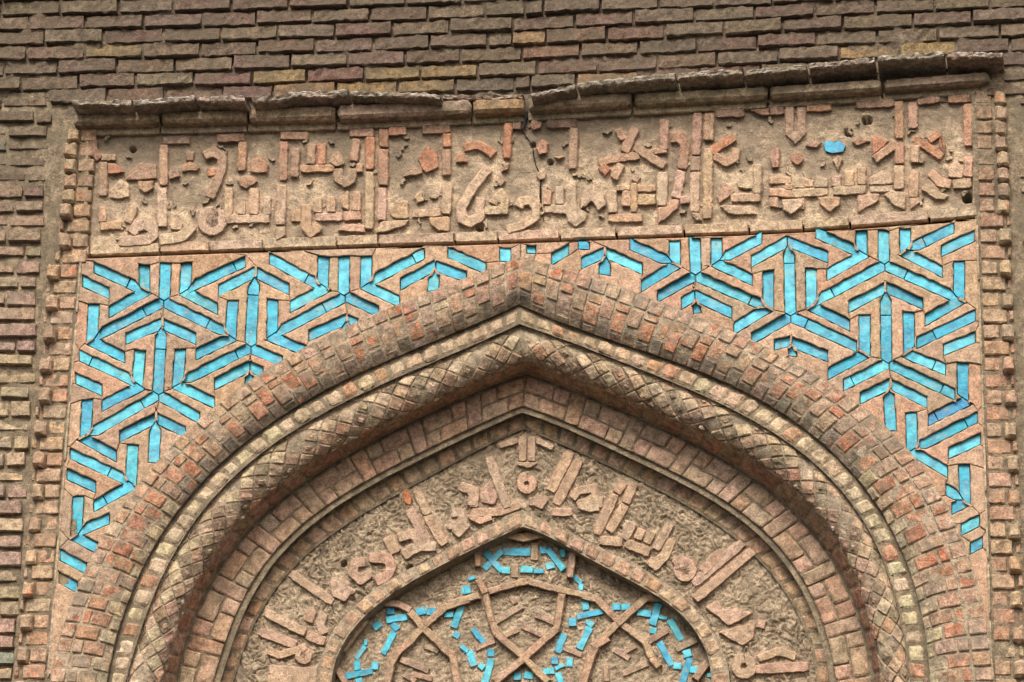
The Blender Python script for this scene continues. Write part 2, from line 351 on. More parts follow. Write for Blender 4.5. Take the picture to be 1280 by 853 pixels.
class Curve:
    """smooth half-arch pair in the plane y; at(t): t in [-1,1], 0 = apex, arc-length spaced"""
    def __init__(s, k, y):
        s.y = y; s.tab = []
        for side in CV[k]:
            w3 = [P(a, b, y) for a, b in side]
            x = np.array([p.x for p in w3]); z = np.array([p.z for p in w3])
            d = np.r_[0, np.cumsum(np.hypot(np.diff(x), np.diff(z)))]; u = d / d[-1]
            wt = np.ones(len(u)); wt[0] = 8
            deg = 5
            cx = np.polyfit(u, x, deg, w=wt); cz = np.polyfit(u, z, deg, w=wt)
            uu = np.linspace(0, 1, 160); X = np.polyval(cx, uu); Z = np.polyval(cz, uu)
            zb = P(640, 905, y).z - .02
            tx, tz = X[-1] - X[-6], Z[-1] - Z[-6]
            k_ = (zb - Z[-1]) / tz
            for m in range(1, 13): X = np.append(X, X[159] + tx * k_ * m / 12 * .75); Z = np.append(Z, Z[159] + tz * k_ * m / 12)
            L = np.r_[0, np.cumsum(np.hypot(np.diff(X), np.diff(Z)))]
            s.tab.append((X, Z, L))
        s.apex = ((s.tab[0][0][0] + s.tab[1][0][0]) / 2, (s.tab[0][1][0] + s.tab[1][1][0]) / 2)
        for X, Z, L in s.tab:
            k2 = np.exp(-L / .06); X += (s.apex[0] - X[0]) * k2; Z += (s.apex[1] - Z[0]) * k2
    def at(s, t):
        X, Z, L = s.tab[0] if t < 0 else s.tab[1]; q = min(abs(t), 1.0) * L[-1]
        return (float(np.interp(q, L, X)), float(np.interp(q, L, Z)))
    def length(s, side): return float(s.tab[side][2][-1])
ACX, ACZ = P(655, 830, .2).x, P(655, 830, .2).z
class Ring:
    """surface between two curves: prof(s) -> (fraction from outer to inner curve, depth y)"""
    def __init__(s, co, ci, prof): s.co, s.ci, s.prof = co, ci, prof
    def base(s, t, v):
        f, y = s.prof(v); a, b = s.co.at(t), s.ci.at(t)
        return Vector((lerp(a[0], b[0], f), y, lerp(a[1], b[1], f)))
    def __call__(s, t, v, h):
        sg = -1 if t < 0 else 1
        p = s.base(t, v); e = 1e-3
        t0, t1 = (t - .004 * sg, t + .004 * sg)
        if abs(t) < .004: t0 = 1e-6 * sg
        dt = s.base(t1, v) - s.base(t0, v); dv = s.base(t, v + e) - s.base(t, v - e)
        n = dt.cross(dv)
        if n.length < 1e-12: return p + Vector((0, -h, 0))
        n.normalize()
        inw = Vector((ACX - p.x, 0, ACZ - p.z)).normalized()
        ref = Vector((0, -1, 0)) + inw * .8
        if n.dot(ref) < 0: n = -n
        if abs(t) < .012: n.x *= abs(t) / .012; n.normalize()
        return p + n * h
K = {k: Curve(k, DEP[k]) for k in CV}
def courses(ring, side, pitch, v=.5, j=.06):
    """course boundaries in t along one side with roughly the given pitch in metres at fraction v"""
    L = lerp(ring.co.length(side), ring.ci.length(side), v); n = max(1, round(L / pitch)); sg = -1 if side == 0 else 1
    ts = [i / n for i in range(n + 1)]
    return [sg * max(1e-5, (x + (R.uniform(-j, j) / n if 0 < i < n else 0))) for i, x in enumerate(ts)]

PINK, ORANGE, CREAM, GREY, BROWN = (.37, .225, .145), (.40, .155, .08), (.44, .335, .215), (.2, .16, .12), (.26, .165, .11)
# ------------------------------------------------------------------ brick wall round the portal
wall = thing('brick_wall', 'weathered brown brick wall of long thin bricks around the portal frame', 'wall', 640, 60)
SH = [(0, 0), (330, -7.6), (645, -19), (960, -34), (1280, -49)]
def rowy(k, x): return 20.6 + 18.6 * k + interp(SH, x)
JT = {0: [0, 75, 148, 216, 289, 361, 435, 507, 578, 650],
      1: [36, 106, 179, 253, 320, 390, 462, 534, 606, 656, 679, 751, 823, 892, 965],
      2: [-17, 55, 129, 204, 276, 347, 418, 490, 562, 641, 718, 792, 868, 943, 1018, 1094, 1168],
      3: [33.5, 106, 178, 250, 321, 394, 466, 537, 609, 640, 682, 758, 831, 905, 978, 1053, 1141, 1215],
      4: [5, 72, 146, 218, 291, 363, 434, 506, 575, 652, 725, 798, 871, 946, 1020, 1096, 1172, 1250],
      5: [26, 98, 169, 242, 314.5, 383, 455.5, 525, 597, 671, 747, 821, 895.5, 973, 1049, 1124, 1195, 1262],
      6: [62, 134, 206, 278, 341, 420, 497, 569, 643, 663, 720, 797.6, 873.6, 951, 1025, 1100, 1175, 1240]}
YEL = {(5, 455), (5, 525), (6, 497), (6, 420), (5, 1049), (5, 1124), (3, 106), (3, 640), (5, 314), (6, 720), (6, 341)}
RED = {(6, 134), (5, 383), (4, 98), (6, 206), (6, 797), (6, 873), (3, 758), (4, 652)}
def wallcol(k, x):
    for s, c in ((YEL, (.2, .132, .07)), (RED, (.145, .085, .063))):
        if (k, int(x)) in s: return jc(c, .1)
    c = R.choice([(.13, .096, .069), (.123, .09, .065), (.13, .088, .067), (.135, .097, .073), (.13, .083, .065), (.138, .1, .069)])
    return jc(c, .12)
SW = flat(0.0)
for k in range(-4, 9):
    if k in JT: js = list(JT[k])
    else: js = [-30 + (k % 2) * 36 + R.uniform(-6, 6)]
    while js[0] > -90: js.insert(0, js[0] - 72 + R.uniform(-4, 4))
    while js[-1] < 1370: js.append(js[-1] + 74 + R.uniform(-5, 5))
    for a, b in zip(js, js[1:]):
        mx = (a + b) / 2
        if k > 6 and (mx < 1225): continue
        if k == 6 and mx < 50: continue
        ga, gb = R.uniform(.7, 1.8), R.uniform(.6, 1.4)
        dy = R.uniform(-1.0, 1.0)
        yb0, yb1 = rowy(k, a) + dy, rowy(k, b) + dy
        c = ((a + ga * .7, yb0 - 18.6), (b - gb * .7, yb1 - 18.6), (b - gb * .7, yb1 - R.uniform(.3, 1.3)), (a + ga * .7, yb0 - R.uniform(.3, 1.3)))
        n = max(2, int((b - a) / 7))
        patch('brick', c, SW, n, 2, M['wall'], wall, wallcol(k, a), rnd=.004, depth=.035, rough=.005, edge=.08, wob=.06, tilt=.007, freq=2.6, sag=.012, topr=.4)
grid('mortar_bed', flat(.0165), -100, 1380, 330, -75, 128, 60, M['mortar_dark'], wall, amp=.021, sc_=10)
# rough strips of the same wall on both flanks of the frame
def wl(y): return lerp(70, 22, (y - 120) / 730)
rows = [122, 137, 155, 172, 191, 210, 229, 249, 267, 285, 305, 323, 344, 362, 383, 402, 424, 441, 459, 480, 499, 522, 542, 563, 585, 603, 624, 646, 667, 688, 709, 730, 750, 772, 793, 813, 832, 851, 872, 893]
for i, (a, b) in enumerate(zip(rows, rows[1:])):
    dirty = a < 215
    xe = wl(b) - R.uniform(1, 9); x = xe
    js = [xe]
    js.append(xe - R.uniform(20, 62))
    while js[-1] > -90: js.append(js[-1] - R.uniform(58, 74))
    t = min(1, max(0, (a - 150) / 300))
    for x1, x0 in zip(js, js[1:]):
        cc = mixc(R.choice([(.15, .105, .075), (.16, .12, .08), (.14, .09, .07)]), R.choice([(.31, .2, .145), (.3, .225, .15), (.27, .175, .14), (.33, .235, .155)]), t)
        if R.random() < .05: cc = (.19, .18, .135)
        g1 = R.uniform(1.0, 3.5)
        c = ((x0 + 1, a + 1.2 + R.uniform(-.6, .8)), (x1 - 1, a + 1.2 + R.uniform(-.6, .8)), (x1 - 1, b - g1), (x0 + 1, b - g1 + R.uniform(-.6, .6)))
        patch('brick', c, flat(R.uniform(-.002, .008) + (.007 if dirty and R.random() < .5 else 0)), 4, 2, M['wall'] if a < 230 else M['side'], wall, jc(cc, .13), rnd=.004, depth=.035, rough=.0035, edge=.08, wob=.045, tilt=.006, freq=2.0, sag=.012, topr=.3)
grid('mortar_bed', flat(.0145), -100, 96, 60, 116, 905, 150, M['mortar'], wall, amp=.009, sc_=13)
rows = [118, 134, 152, 172, 190, 206, 226, 246, 266, 288, 308, 329, 350, 371, 392, 413, 434, 456, 477, 498, 520, 541, 563, 584, 606, 628, 650, 672, 694, 716, 738, 760, 783, 805, 827, 849, 872, 895]
for i, (a, b) in enumerate(zip(rows, rows[1:])):
    xs = lerp(1272, 1290, (a - 118) / 735) + R.uniform(-3, 6)
    js = [xs, xs + R.uniform(22, 60)]
    while js[-1] < 1370: js.append(js[-1] + R.uniform(58, 74))
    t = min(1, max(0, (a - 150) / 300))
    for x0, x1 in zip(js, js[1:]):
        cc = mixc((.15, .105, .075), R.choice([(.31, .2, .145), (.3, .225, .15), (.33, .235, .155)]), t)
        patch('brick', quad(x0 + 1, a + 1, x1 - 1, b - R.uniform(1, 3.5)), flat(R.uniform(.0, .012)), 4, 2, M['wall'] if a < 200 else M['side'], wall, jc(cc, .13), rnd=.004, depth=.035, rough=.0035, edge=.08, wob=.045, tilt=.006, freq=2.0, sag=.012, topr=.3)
grid('mortar_bed', flat(.004), 1240, 1380, 36, 60, 905, 160, M['mortar'], wall, amp=.007, sc_=15)
V0 = [P(-100, -75, .45), P(1380, -75, .45)]
xl, xr, zt, zb = -2.4, 2.5, P(0, -75, 0).z, P(640, 900, 0).z
def boxm(name, x0, x1, y0, y1, z0, z1, mat, parent=None, kind=None):
    v = [(x, y, z) for x in (x0, x1) for y in (y0, y1) for z in (z0, z1)]
    return obj(name, v, [(0, 1, 3, 2), (4, 6, 7, 5), (0, 4, 5, 1), (2, 3, 7, 6), (0, 2, 6, 4), (1, 5, 7, 3)], mat, parent, smooth=False, kind=kind)
boxm('wall_core', xl, xr, .42, .9, 0, zt + .4, M['mortar_dark'], wall)
boxm('lower_wall', xl, xr, .06, .42, 0, zb - .04, M['mortar'], wall)
boxm('wall_flank', xl, -1.75, .05, .42, zb - .04, zt + .4, M['mortar_dark'], wall)
boxm('wall_flank', 1.83, xr, .05, .42, zb - .04, zt + .4, M['mortar_dark'], wall)
boxm('wall_top', -1.75, 1.83, .05, .42, P(640, 100, 0).z, zt + .4, M['mortar_dark'], wall)

# ------------------------------------------------------------------ cornice
cor = thing('cornice', 'projecting brick cornice with lime-crusted broken top edge above the inscription frieze', 'cornice', 640, 115)
ST = [(88, 124), (165, 124), (245, 118), (307, 119), (330, 122), (366, 114), (418, 112), (470, 111), (534, 113), (552, 119), (655, 117), (668, 115), (720, 103), (759, 97), (810, 93), (862, 89), (905, 87), (960, 84), (1027, 77), (1105, 69), (1182, 63), (1254, 65)]
SB = [(88, 132), (165, 136), (245, 131), (307, 130), (330, 131), (400, 128), (440, 124), (470, 124), (545, 124), (560, 126), (655, 121), (668, 118), (720, 114), (759, 110), (810, 106), (862, 102), (905, 98), (960, 93), (1027, 87), (1105, 80), (1182, 75), (1254, 74)]
seg = [88, 165, 245, 308, 313, 436, 552, 604, 655, 662, 720, 846, 930, 1010, 1095, 1182, 1255]
for a, b in zip(seg, seg[1:]):
    if b - a < 10: continue
    broken = 550 < a < 656
    y0 = -.025 if broken else -.105 + R.uniform(-.003, .003)
    if 312 < a < 550: y0 = -.1 + R.uniform(-.01, .01)
    o = R.uniform(-.25, .25)
    c = ((a + .3, interp(ST, a) + o), (b - .3, interp(ST, b) + o), (b - .3, lerp(interp(SB, b), interp(ST, b) + 8, .7) + o * .5), (a + .3, lerp(interp(SB, a), interp(ST, a) + 8, .7) + o * .5))
    cc = jc(R.choice([(.24, .19, .145), (.25, .185, .14), (.23, .18, .135)]), .08) if not broken else jc((.2, .135, .095), .1)
    SC_ = (lambda y_, a_, b_: (lambda a, b, h: P(a, b + .9 * noise.noise((a * .09, 1.5, 0)) + .9 * noise.noise((a * .3, 7, b * .2)) + lerp(interp(ST, a) - lerp(interp(ST, a_), interp(ST, b_), (a - a_) / (b_ - a_)), 0, .5), y_ + .007 * noise.noise((a * .05, 3, 0)) + .005 * noise.noise((a * .22, b * .25, 4))) + Vector((0, -h, 0))))(y0, a, b)
    patch('cornice_brick', c, SC_, max(6, int((b - a) / 3)), 3, M['lime'], cor, cc, rnd=.007, depth=.14, rough=.004, edge=.2, wob=.06, tilt=.004, endr=.2, freq=.5)
RT = [(90, 141), (309, 135), (315, 133), (400, 131), (645, 121), (660, 121), (800, 114), (960, 106), (1100, 98), (1236, 88)]
RB = [(90, 156), (309, 150.5), (315, 150), (400, 149), (645, 138.5), (660, 137), (800, 129), (960, 121), (1100, 112), (1236, 102)]
for a, b in ((90, 200), (200, 309), (309, 420), (420, 590), (590, 655), (659, 790), (790, 960), (960, 1103), (1103, 1237)):
    n = 8; 
    c = ((a + .3, interp(RT, a)), (b - .3, interp(RT, b)), (b - .3, interp(RB, b)), (a + .3, interp(RB, a)))
    cc = jc((.30, .195, .105) if 585 < a < 600 else R.choice([(.27, .205, .14), (.25, .19, .13), (.28, .205, .14)]), .07)
    patch('moulded_brick', c, flat(-.042 + R.uniform(-.003, .003)), max(5, int((b - a) / 7)), 4, M['cornice'], cor, cc, rnd=.012, depth=.06, rough=.0025, edge=.2, wob=.025, tilt=.003)
    # shallow fillet below the roll
    c = ((a + .3, interp(RB, a) + 4), (b - .3, interp(RB, b) + 4), (b - .3, interp(RB, b) + 14), (a + .3, interp(RB, a) + 14))
    patch('fillet', c, flat(.001), max(5, int((b - a) / 9)), 3, M['cornice'], cor, jc((.27, .205, .14), .05), rnd=.003, depth=.03, rough=.002, edge=.1, wob=.012, tilt=.001)
grid('cornice_bed', lambda a, b, h: P(a, lerp(interp(ST, a) + 2, interp(RB, a) + 8, b), .008) + Vector((0, -h, 0)), 84, 1258, 120, 0, 1, 6, M['mortar_dark'], cor, amp=.004)
# crack that runs through the cornice
poly('crack', [(656, 139), (659.5, 139), (659, 147), (657, 157), (653.5, 164), (651.5, 162), (655, 150)], -.0045, .01, M['hole'], cor, None, step=5, jit=.5)

# ------------------------------------------------------------------ inscription frieze
frz = thing('inscription_frieze', 'horizontal frieze of raised terracotta Kufic lettering on cream plaster', 'frieze', 660, 230)
FT = [(84, 154), (309, 150), (400, 148), (645, 138), (800, 128), (960, 120), (1100, 111), (1245, 101)]
FB = [(84, 314), (103, 313), (360, 305), (645, 293), (800, 286), (960, 280), (1100, 272), (1245, 263)]
ST2 = [(84, 323), (103, 322), (360, 312), (645, 303), (800, 297), (960, 292), (1100, 282), (1245, 271)]
xs = [84] + [110 + i * 74 + R.uniform(-16, 16) for i in range(15)] + [1222]
for a, b in zip(xs, xs[1:]):
    c = ((a + .25, interp(ST2, a) - 15.5), (b - .25, interp(ST2, b) - 15.5), (b - .25, interp(ST2, b) - 2.5), (a + .25, interp(ST2, a) - 2.5))
    patch('border_brick', c, flat(.004 + R.uniform(-.0015, .0015)), 10, 2, M['terra'], frz, jc((.43, .31, .215), .05), rnd=.003, depth=.03, rough=.002, edge=.1, wob=.05, tilt=.002, freq=2)
for x, ya, yb in ((109, 162, 309), (1218.5, 118, 264)):
    patch('side_bead', ((x - 2.4, ya), (x + 2.4, ya), (x + 1.6 - (2 if x < 500 else 0), yb), (x - 3.2 - (2 if x < 500 else 0), yb)), flat(.004), 1, 12, M['terra'], frz, (.26, .19, .125), rnd=.004, depth=.03, rough=.003, wob=.03)
S, Q, O = 's', 'p', 'o'
LET = [
 ((100, 150, .1992), [
  (S, 45, [(85, 130), (85, 200), (125, 245)]), (S, 35, [(130, 238), (225, 238)]), (S, 48, [(145, 265), (145, 480)]), (Q, [(175, 275), (225, 275), (280, 330), (175, 340)]),
  (Q, [(190, 490), (190, 440), (255, 375), (310, 410), (310, 480), (250, 500)]), (Q, [(290, 370), (330, 300), (400, 265), (480, 280), (485, 370), (400, 375), (300, 380)]),
  (Q, [(365, 385), (460, 385), (460, 430), (405, 460), (370, 430)]), (S, 40, [(515, 130), (690, 130)]), (S, 48, [(525, 160), (525, 410)]), (S, 55, [(515, 425), (515, 670)]),
  (S, 40, [(555, 350), (620, 335)]), (S, 40, [(690, 200), (690, 255)]), (Q, [(640, 300), (690, 260), (750, 300), (735, 320), (640, 325)]),
  (S, 50, [(780, 225), (840, 200), (890, 240), (890, 310), (860, 390), (815, 490)]), (S, 45, [(800, 330), (850, 330)]), (S, 40, [(140, 545), (140, 640)]), (S, 46, [(125, 668), (260, 660)]),
  (S, 42, [(335, 545), (330, 590), (300, 650)]), (S, 58, [(245, 765), (420, 755), (460, 720), (455, 680), (400, 655), (345, 680), (320, 715)]),
  (S, 60, [(500, 755), (640, 735), (690, 680), (640, 580)]), (Q, [(570, 690), (565, 655), (610, 600), (650, 640), (640, 690)]), (O, 828, 635, 62, 58),
  (S, 42, [(860, 120), (1004, 112), (1030, 111)]), (S, 42, [(932, 430), (925, 640)])]),
 ((280, 140, .1992), [
  (S, 48, [(118, 185), (110, 370)]), (Q, [(165, 380), (170, 300), (230, 280), (280, 330), (270, 385)]), (Q, [(85, 435), (130, 405), (195, 410), (210, 440), (140, 485), (100, 465)]),
  (S, 45, [(30, 480), (30, 645)]), (S, 48, [(110, 540), (105, 645)]), (S, 55, [(190, 480), (185, 645)]), (S, 45, [(268, 530), (268, 645)]), (S, 48, [(0, 675), (285, 670)]),
  (S, 45, [(355, 150), (530, 150)]), (S, 48, [(375, 190), (370, 430)]), (S, 55, [(362, 460), (352, 710)]), (Q, [(325, 722), (385, 722), (390, 770), (325, 810)]),
  (S, 48, [(450, 230), (440, 410)]), (S, 45, [(550, 200), (545, 330)]), (S, 48, [(612, 200), (612, 330)]), (S, 42, [(480, 358), (690, 354)]), (Q, [(665, 320), (680, 270), (715, 250), (745, 270), (755, 330), (700, 345)]),
  (S, 45, [(830, 352), (870, 352)]), (S, 45, [(830, 170), (815, 310)]), (S, 52, [(715, 360), (720, 420), (760, 445), (800, 420), (805, 360)]), (S, 48, [(790, 130), (940, 128)]),
  (S, 50, [(918, 160), (915, 360)]), (S, 50, [(915, 380), (910, 735)]), (Q, [(420, 620), (480, 610), (488, 690), (420, 690)]), (S, 58, [(518, 580), (515, 720), (545, 755), (600, 715)]),
  (S, 45, [(575, 660), (745, 660)]), (S, 48, [(750, 655), (860, 652)]), (S, 45, [(590, 540), (590, 632)]), (S, 48, [(670, 530), (670, 632)]), (Q, [(735, 530), (780, 490), (785, 620), (740, 600)]),
  (S, 45, [(835, 500), (830, 620)]), (Q, [(715, 745), (755, 705), (880, 710), (885, 752), (860, 757)])]),
 ((460, 140, .1992), [
  (S, 50, [(100, 110), (98, 220)]), (S, 55, [(98, 235), (95, 460)]), (S, 50, [(90, 480), (85, 680)]), (S, 45, [(130, 125), (240, 118)]), (S, 48, [(340, 115), (515, 105)]), (S, 45, [(495, 140), (495, 220)]),
  (S, 50, [(492, 235), (492, 400)]), (Q, [(310, 290), (375, 210), (440, 270), (440, 350), (370, 385), (340, 360)]), (Q, [(220, 410), (260, 355), (335, 345), (340, 390)]),
  (Q, [(555, 320), (560, 270), (600, 260), (625, 315)]), (S, 48, [(600, 225), (690, 205), (760, 245), (790, 270)]), (S, 45, [(880, 70), (872, 290)]), (S, 40, [(908, 87), (960, 88)]), (Q, [(835, 380), (860, 320), (890, 320), (880, 360)]),
  (Q, [(800, 430), (835, 390), (865, 430), (830, 470)]), (S, 55, [(755, 355), (660, 470), (585, 600), (590, 670), (640, 695), (700, 660), (705, 540)]),
  (Q, [(290, 540), (330, 490), (350, 560), (310, 575)]), (Q, [(135, 630), (200, 560), (250, 560), (255, 670), (160, 670)]), (Q, [(50, 760), (80, 690), (260, 678), (230, 715), (110, 755)]),
  (S, 55, [(500, 450), (488, 640)]), (S, 45, [(280, 640), (458, 632)]), (Q, [(385, 665), (510, 655), (510, 750), (440, 745), (395, 710)]),
  (S, 50, [(780, 580), (800, 545), (835, 515), (860, 555), (855, 600)]), (S, 45, [(730, 622), (880, 618)])]),
 ((640, 130, .1992), [
  (S, 50, [(40, 650), (60, 610), (115, 605), (150, 650), (145, 715), (60, 765), (-30, 790)]), (Q, [(115, 135), (130, 95), (185, 115), (180, 150), (130, 165)]),
  (S, 45, [(220, 130), (410, 122)]), (S, 50, [(388, 150), (382, 410)]), (Q, [(150, 280), (190, 220), (225, 240), (220, 310), (170, 320)]), (Q, [(265, 330), (330, 325), (290, 352)]), (O, 185, 450, 15, 28),
  (S, 40, [(665, 160), (690, 205), (725, 200)]), (S, 52, [(775, 150), (705, 305)]), (S, 45, [(545, 370), (640, 345), (800, 325)]), (S, 48, [(770, 265), (860, 330), (960, 390)]), (S, 35, [(890, 300), (970, 290)]),
  (S, 45, [(965, 100), (950, 270)]), (S, 50, [(560, 390), (605, 435)]), (S, 45, [(685, 380), (640, 470)]), (S, 45, [(225, 540), (215, 635)]), (S, 48, [(300, 520), (295, 630)]),
  (Q, [(335, 520), (405, 475), (400, 640), (470, 690), (460, 730), (400, 775), (350, 740), (340, 690), (200, 682), (205, 640), (345, 632)]),
  (Q, [(430, 660), (430, 590), (500, 535), (580, 580), (585, 640), (540, 670), (500, 610), (470, 640)]), (S, 52, [(625, 540), (630, 685)]), (S, 48, [(605, 715), (820, 715)]), (S, 48, [(720, 545), (715, 640)]), (S, 28, [(655, 530), (740, 525)]),
  (S, 38, [(765, 500), (765, 680)]), (S, 38, [(790, 535), (900, 530)]), (S, 58, [(790, 602), (900, 602)]), (S, 38, [(790, 455), (770, 488)])]),
 ((820, 120, .1992), [
  (S, 50, [(50, 150), (48, 340)]), (S, 55, [(90, 262), (150, 260), (185, 310), (165, 460)]), (S, 55, [(160, 472), (125, 640)]), (S, 58, [(40, 480), (35, 690)]), (Q, [(10, 800), (10, 702), (70, 690), (100, 650), (145, 655), (140, 700), (60, 775)]),
  (S, 50, [(262, 110), (250, 370)]), (S, 55, [(248, 380), (245, 470)]), (S, 55, [(245, 480), (242, 730)]), (Q, [(215, 735), (270, 735), (285, 785), (250, 780)]), (S, 55, [(335, 110), (330, 280)]), (S, 55, [(325, 330), (322, 770)]), (S, 40, [(152, 655), (215, 650)]),
  (S, 48, [(370, 110), (550, 105)]), (Q, [(590, 85), (710, 80), (710, 120), (660, 125)]), (S, 48, [(715, 95), (800, 90)]), (S, 48, [(345, 350), (420, 300), (490, 260)]), (S, 45, [(365, 375), (440, 420), (495, 390), (502, 330)]),
  (S, 50, [(837, 70), (837, 230), (875, 270), (913, 230), (913, 70)]), (S, 40, [(945, 80), (1004, 78), (1100, 72)]), (Q, [(715, 370), (740, 315), (775, 340), (770, 450), (725, 450)]), (O, 885, 395, 20, 36),
  (Q, [(380, 640), (430, 545), (495, 605), (450, 640), (400, 675)]), (S, 48, [(638, 430), (633, 612)]), (Q, [(510, 575), (520, 515), (612, 440), (612, 590)]), (S, 48, [(470, 640), (655, 637)]), (Q, [(400, 690), (450, 690), (600, 690), (635, 745), (460, 745)]),
  (S, 42, [(710, 530), (850, 530)]), (S, 45, [(838, 555), (835, 590)]), (S, 45, [(710, 605), (860, 612)]), (S, 48, [(740, 632), (740, 700)]), (Q, [(790, 650), (920, 650), (920, 690), (850, 745), (795, 710)]), (Q, [(870, 575), (900, 530), (945, 580)])]),
 ((1000, 110, .211), [
  (S, 45, [(330, 100), (560, 88)]), (S, 48, [(585, 80), (590, 300)]), (S, 48, [(668, 90), (670, 240)]), (S, 38, [(698, 85), (830, 65)]), (S, 45, [(880, 65), (1010, 60)]), (S, 46, [(995, 95), (995, 345)]), (S, 45, [(1000, 405), (995, 528)]),
  (Q, [(30, 345), (80, 310), (118, 335), (100, 355)]), (Q, [(310, 320), (345, 295), (420, 315), (340, 345)]), (Q, [(195, 430), (225, 400), (255, 425), (225, 490)]), (S, 45, [(440, 425), (575, 328)]), (Q, [(425, 300), (450, 280), (530, 315), (495, 350), (430, 400)]),
  (S, 48, [(590, 330), (590, 450)]), (S, 45, [(680, 340), (680, 440)]), (S, 45, [(675, 300), (845, 410)]), (S, 40, [(760, 310), (825, 272)]), (Q, [(830, 265), (860, 330), (855, 390), (825, 350)]), (S, 52, [(588, 460), (585, 600)]),
  (Q, [(495, 635), (540, 612), (625, 622), (620, 730), (560, 700)]), (S, 52, [(678, 490), (672, 650)]), (Q, [(650, 655), (700, 645), (715, 680), (655, 720)]), (Q, [(410, 575), (415, 530), (485, 490), (545, 530), (550, 572)]), (S, 38, [(415, 598), (550, 595)]),
  (Q, [(340, 632), (465, 630), (465, 670), (345, 740)]), (S, 46, [(365, 470), (365, 575)]), (S, 45, [(200, 612), (390, 602)]), (S, 52, [(290, 490), (290, 582)]), (S, 52, [(215, 520), (215, 586)]), (Q, [(110, 650), (240, 645), (235, 690), (175, 740), (120, 690)]),
  (S, 45, [(-60, 628), (165, 614)]), (Q, [(0, 590), (10, 530), (80, 550), (75, 590)]), (Q, [(80, 588), (100, 520), (160, 540), (165, 588)]), (S, 40, [(5, 655), (5, 720)]), (Q, [(715, 600), (760, 540), (800, 580), (830, 620), (880, 640), (860, 660), (800, 660)]),
  (S, 50, [(770, 500), (830, 560), (895, 572)]), (S, 52, [(905, 572), (1015, 560)]), (Q, [(870, 480), (920, 440), (970, 480), (960, 535), (880, 530)])])]
def shape(kind, x0, y0, s, tw=1.0):
    f = lambda p: (x0 + p[0] * s, y0 + p[1] * s)
    if kind[0] == S: return ribbon([f(p) for p in kind[2]], kind[1] * s * tw)
    if kind[0] == Q: return [f(p) for p in kind[1]]
    _, cx, cy, r, wd = kind
    n = 12
    if r < 30: return [f((cx + (r + wd / 2) * math.cos(2 * math.pi * i / n), cy + (r + wd / 2) * math.sin(2 * math.pi * i / n))) for i in range(n)]
    return ribbon([f((cx + r * math.cos(-1.2 + 6.0 * i / n), cy + r * math.sin(-1.2 + 6.0 * i / n))) for i in range(n + 1)], wd * s)
MF = Mask()
for (x0, y0, s), L in LET:
    for it in L: MF.fill(shape(it, x0, y0, s, 1.35))
MF.blur(2, 3)
for (x0, y0, s), L in LET:
    for it in L:
        pts = shape(it, x0, y0, s, 1.12); pts = worn(inset(pts if area2(pts) > 0 else pts[::-1], -.75), .1); cx = sum(p[0] for p in pts) / len(pts); cy = sum(p[1] for p in pts) / len(pts)
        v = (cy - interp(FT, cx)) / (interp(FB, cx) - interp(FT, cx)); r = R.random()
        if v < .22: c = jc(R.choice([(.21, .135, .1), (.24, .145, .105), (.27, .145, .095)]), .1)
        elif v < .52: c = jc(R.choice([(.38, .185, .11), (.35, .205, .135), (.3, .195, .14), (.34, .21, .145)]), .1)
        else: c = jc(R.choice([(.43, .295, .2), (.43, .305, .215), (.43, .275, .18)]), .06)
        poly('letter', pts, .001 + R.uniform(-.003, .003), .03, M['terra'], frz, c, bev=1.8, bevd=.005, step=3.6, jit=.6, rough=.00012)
HOLES = [(166, 187, 3.9), (1084, 151, 6), (1060, 165.5, 4.6), (1209, 248, 6.5), (600, 286, 4.5), (667, 182, 3.2), (688, 203, 3.4), (430, 705, 4.2), (512, 710, 4.6)]
def hole(px, py):
    for hx, hy, hr in HOLES:
        if (px - hx) ** 2 + (py - hy) ** 2 < hr * hr: return .07
    return 0
def fg(a, b, h):
    y = lerp(interp(FT, a) - 2, interp(FB, a) + 4, b); return P(a, y, .0195) + Vector((0, -h + hole(a, y) - (0 if hole(a, y) else .0105 * MF.at(a, y)), 0))
pg = grid('plaster_ground', fg, 82, 1248, 640, 0, 1, 92, M['plaster'], frz, amp=.0045, sc_=26)
claypaint(pg, MF)
for i in range(110):
    x = R.uniform(118, 1208); v = R.uniform(.1, .93); y = lerp(interp(FT, x), interp(FB, x), v); an = R.uniform(0, 6.3); r = R.uniform(3, 7)
    pts = [(x + r * math.cos(an), y + r * math.sin(an)), (x, y), (x + r * math.cos(an + 2.2), y + r * math.sin(an + 2.2))]
    poly('carved_fragment', ribbon(pts, R.uniform(2.5, 5)), .006 + R.uniform(-.002, .003), .02, M['plaster'], frz, None, bev=1.0, bevd=.004, step=3.5, jit=.6)
poly('glazed_tile', [(1000 + a * .211, 110 + b * .211) for a, b in [(140, 340), (145, 320), (180, 315), (205, 325), (230, 310), (270, 345), (255, 380), (190, 390), (150, 375)]], .008, .02, M['tile'], frz, (.01, .26, .42), bev=.8, bevd=.002, jit=.2)
poly('crack', ribbon([(652, 163), (661, 175), (666, 186), (669, 205), (677, 224), (674, 246), (680, 276)], 1.1), .0115, .02, M['hole'], frz, None, step=4, jit=.7, bevd=.001, bev=.2)

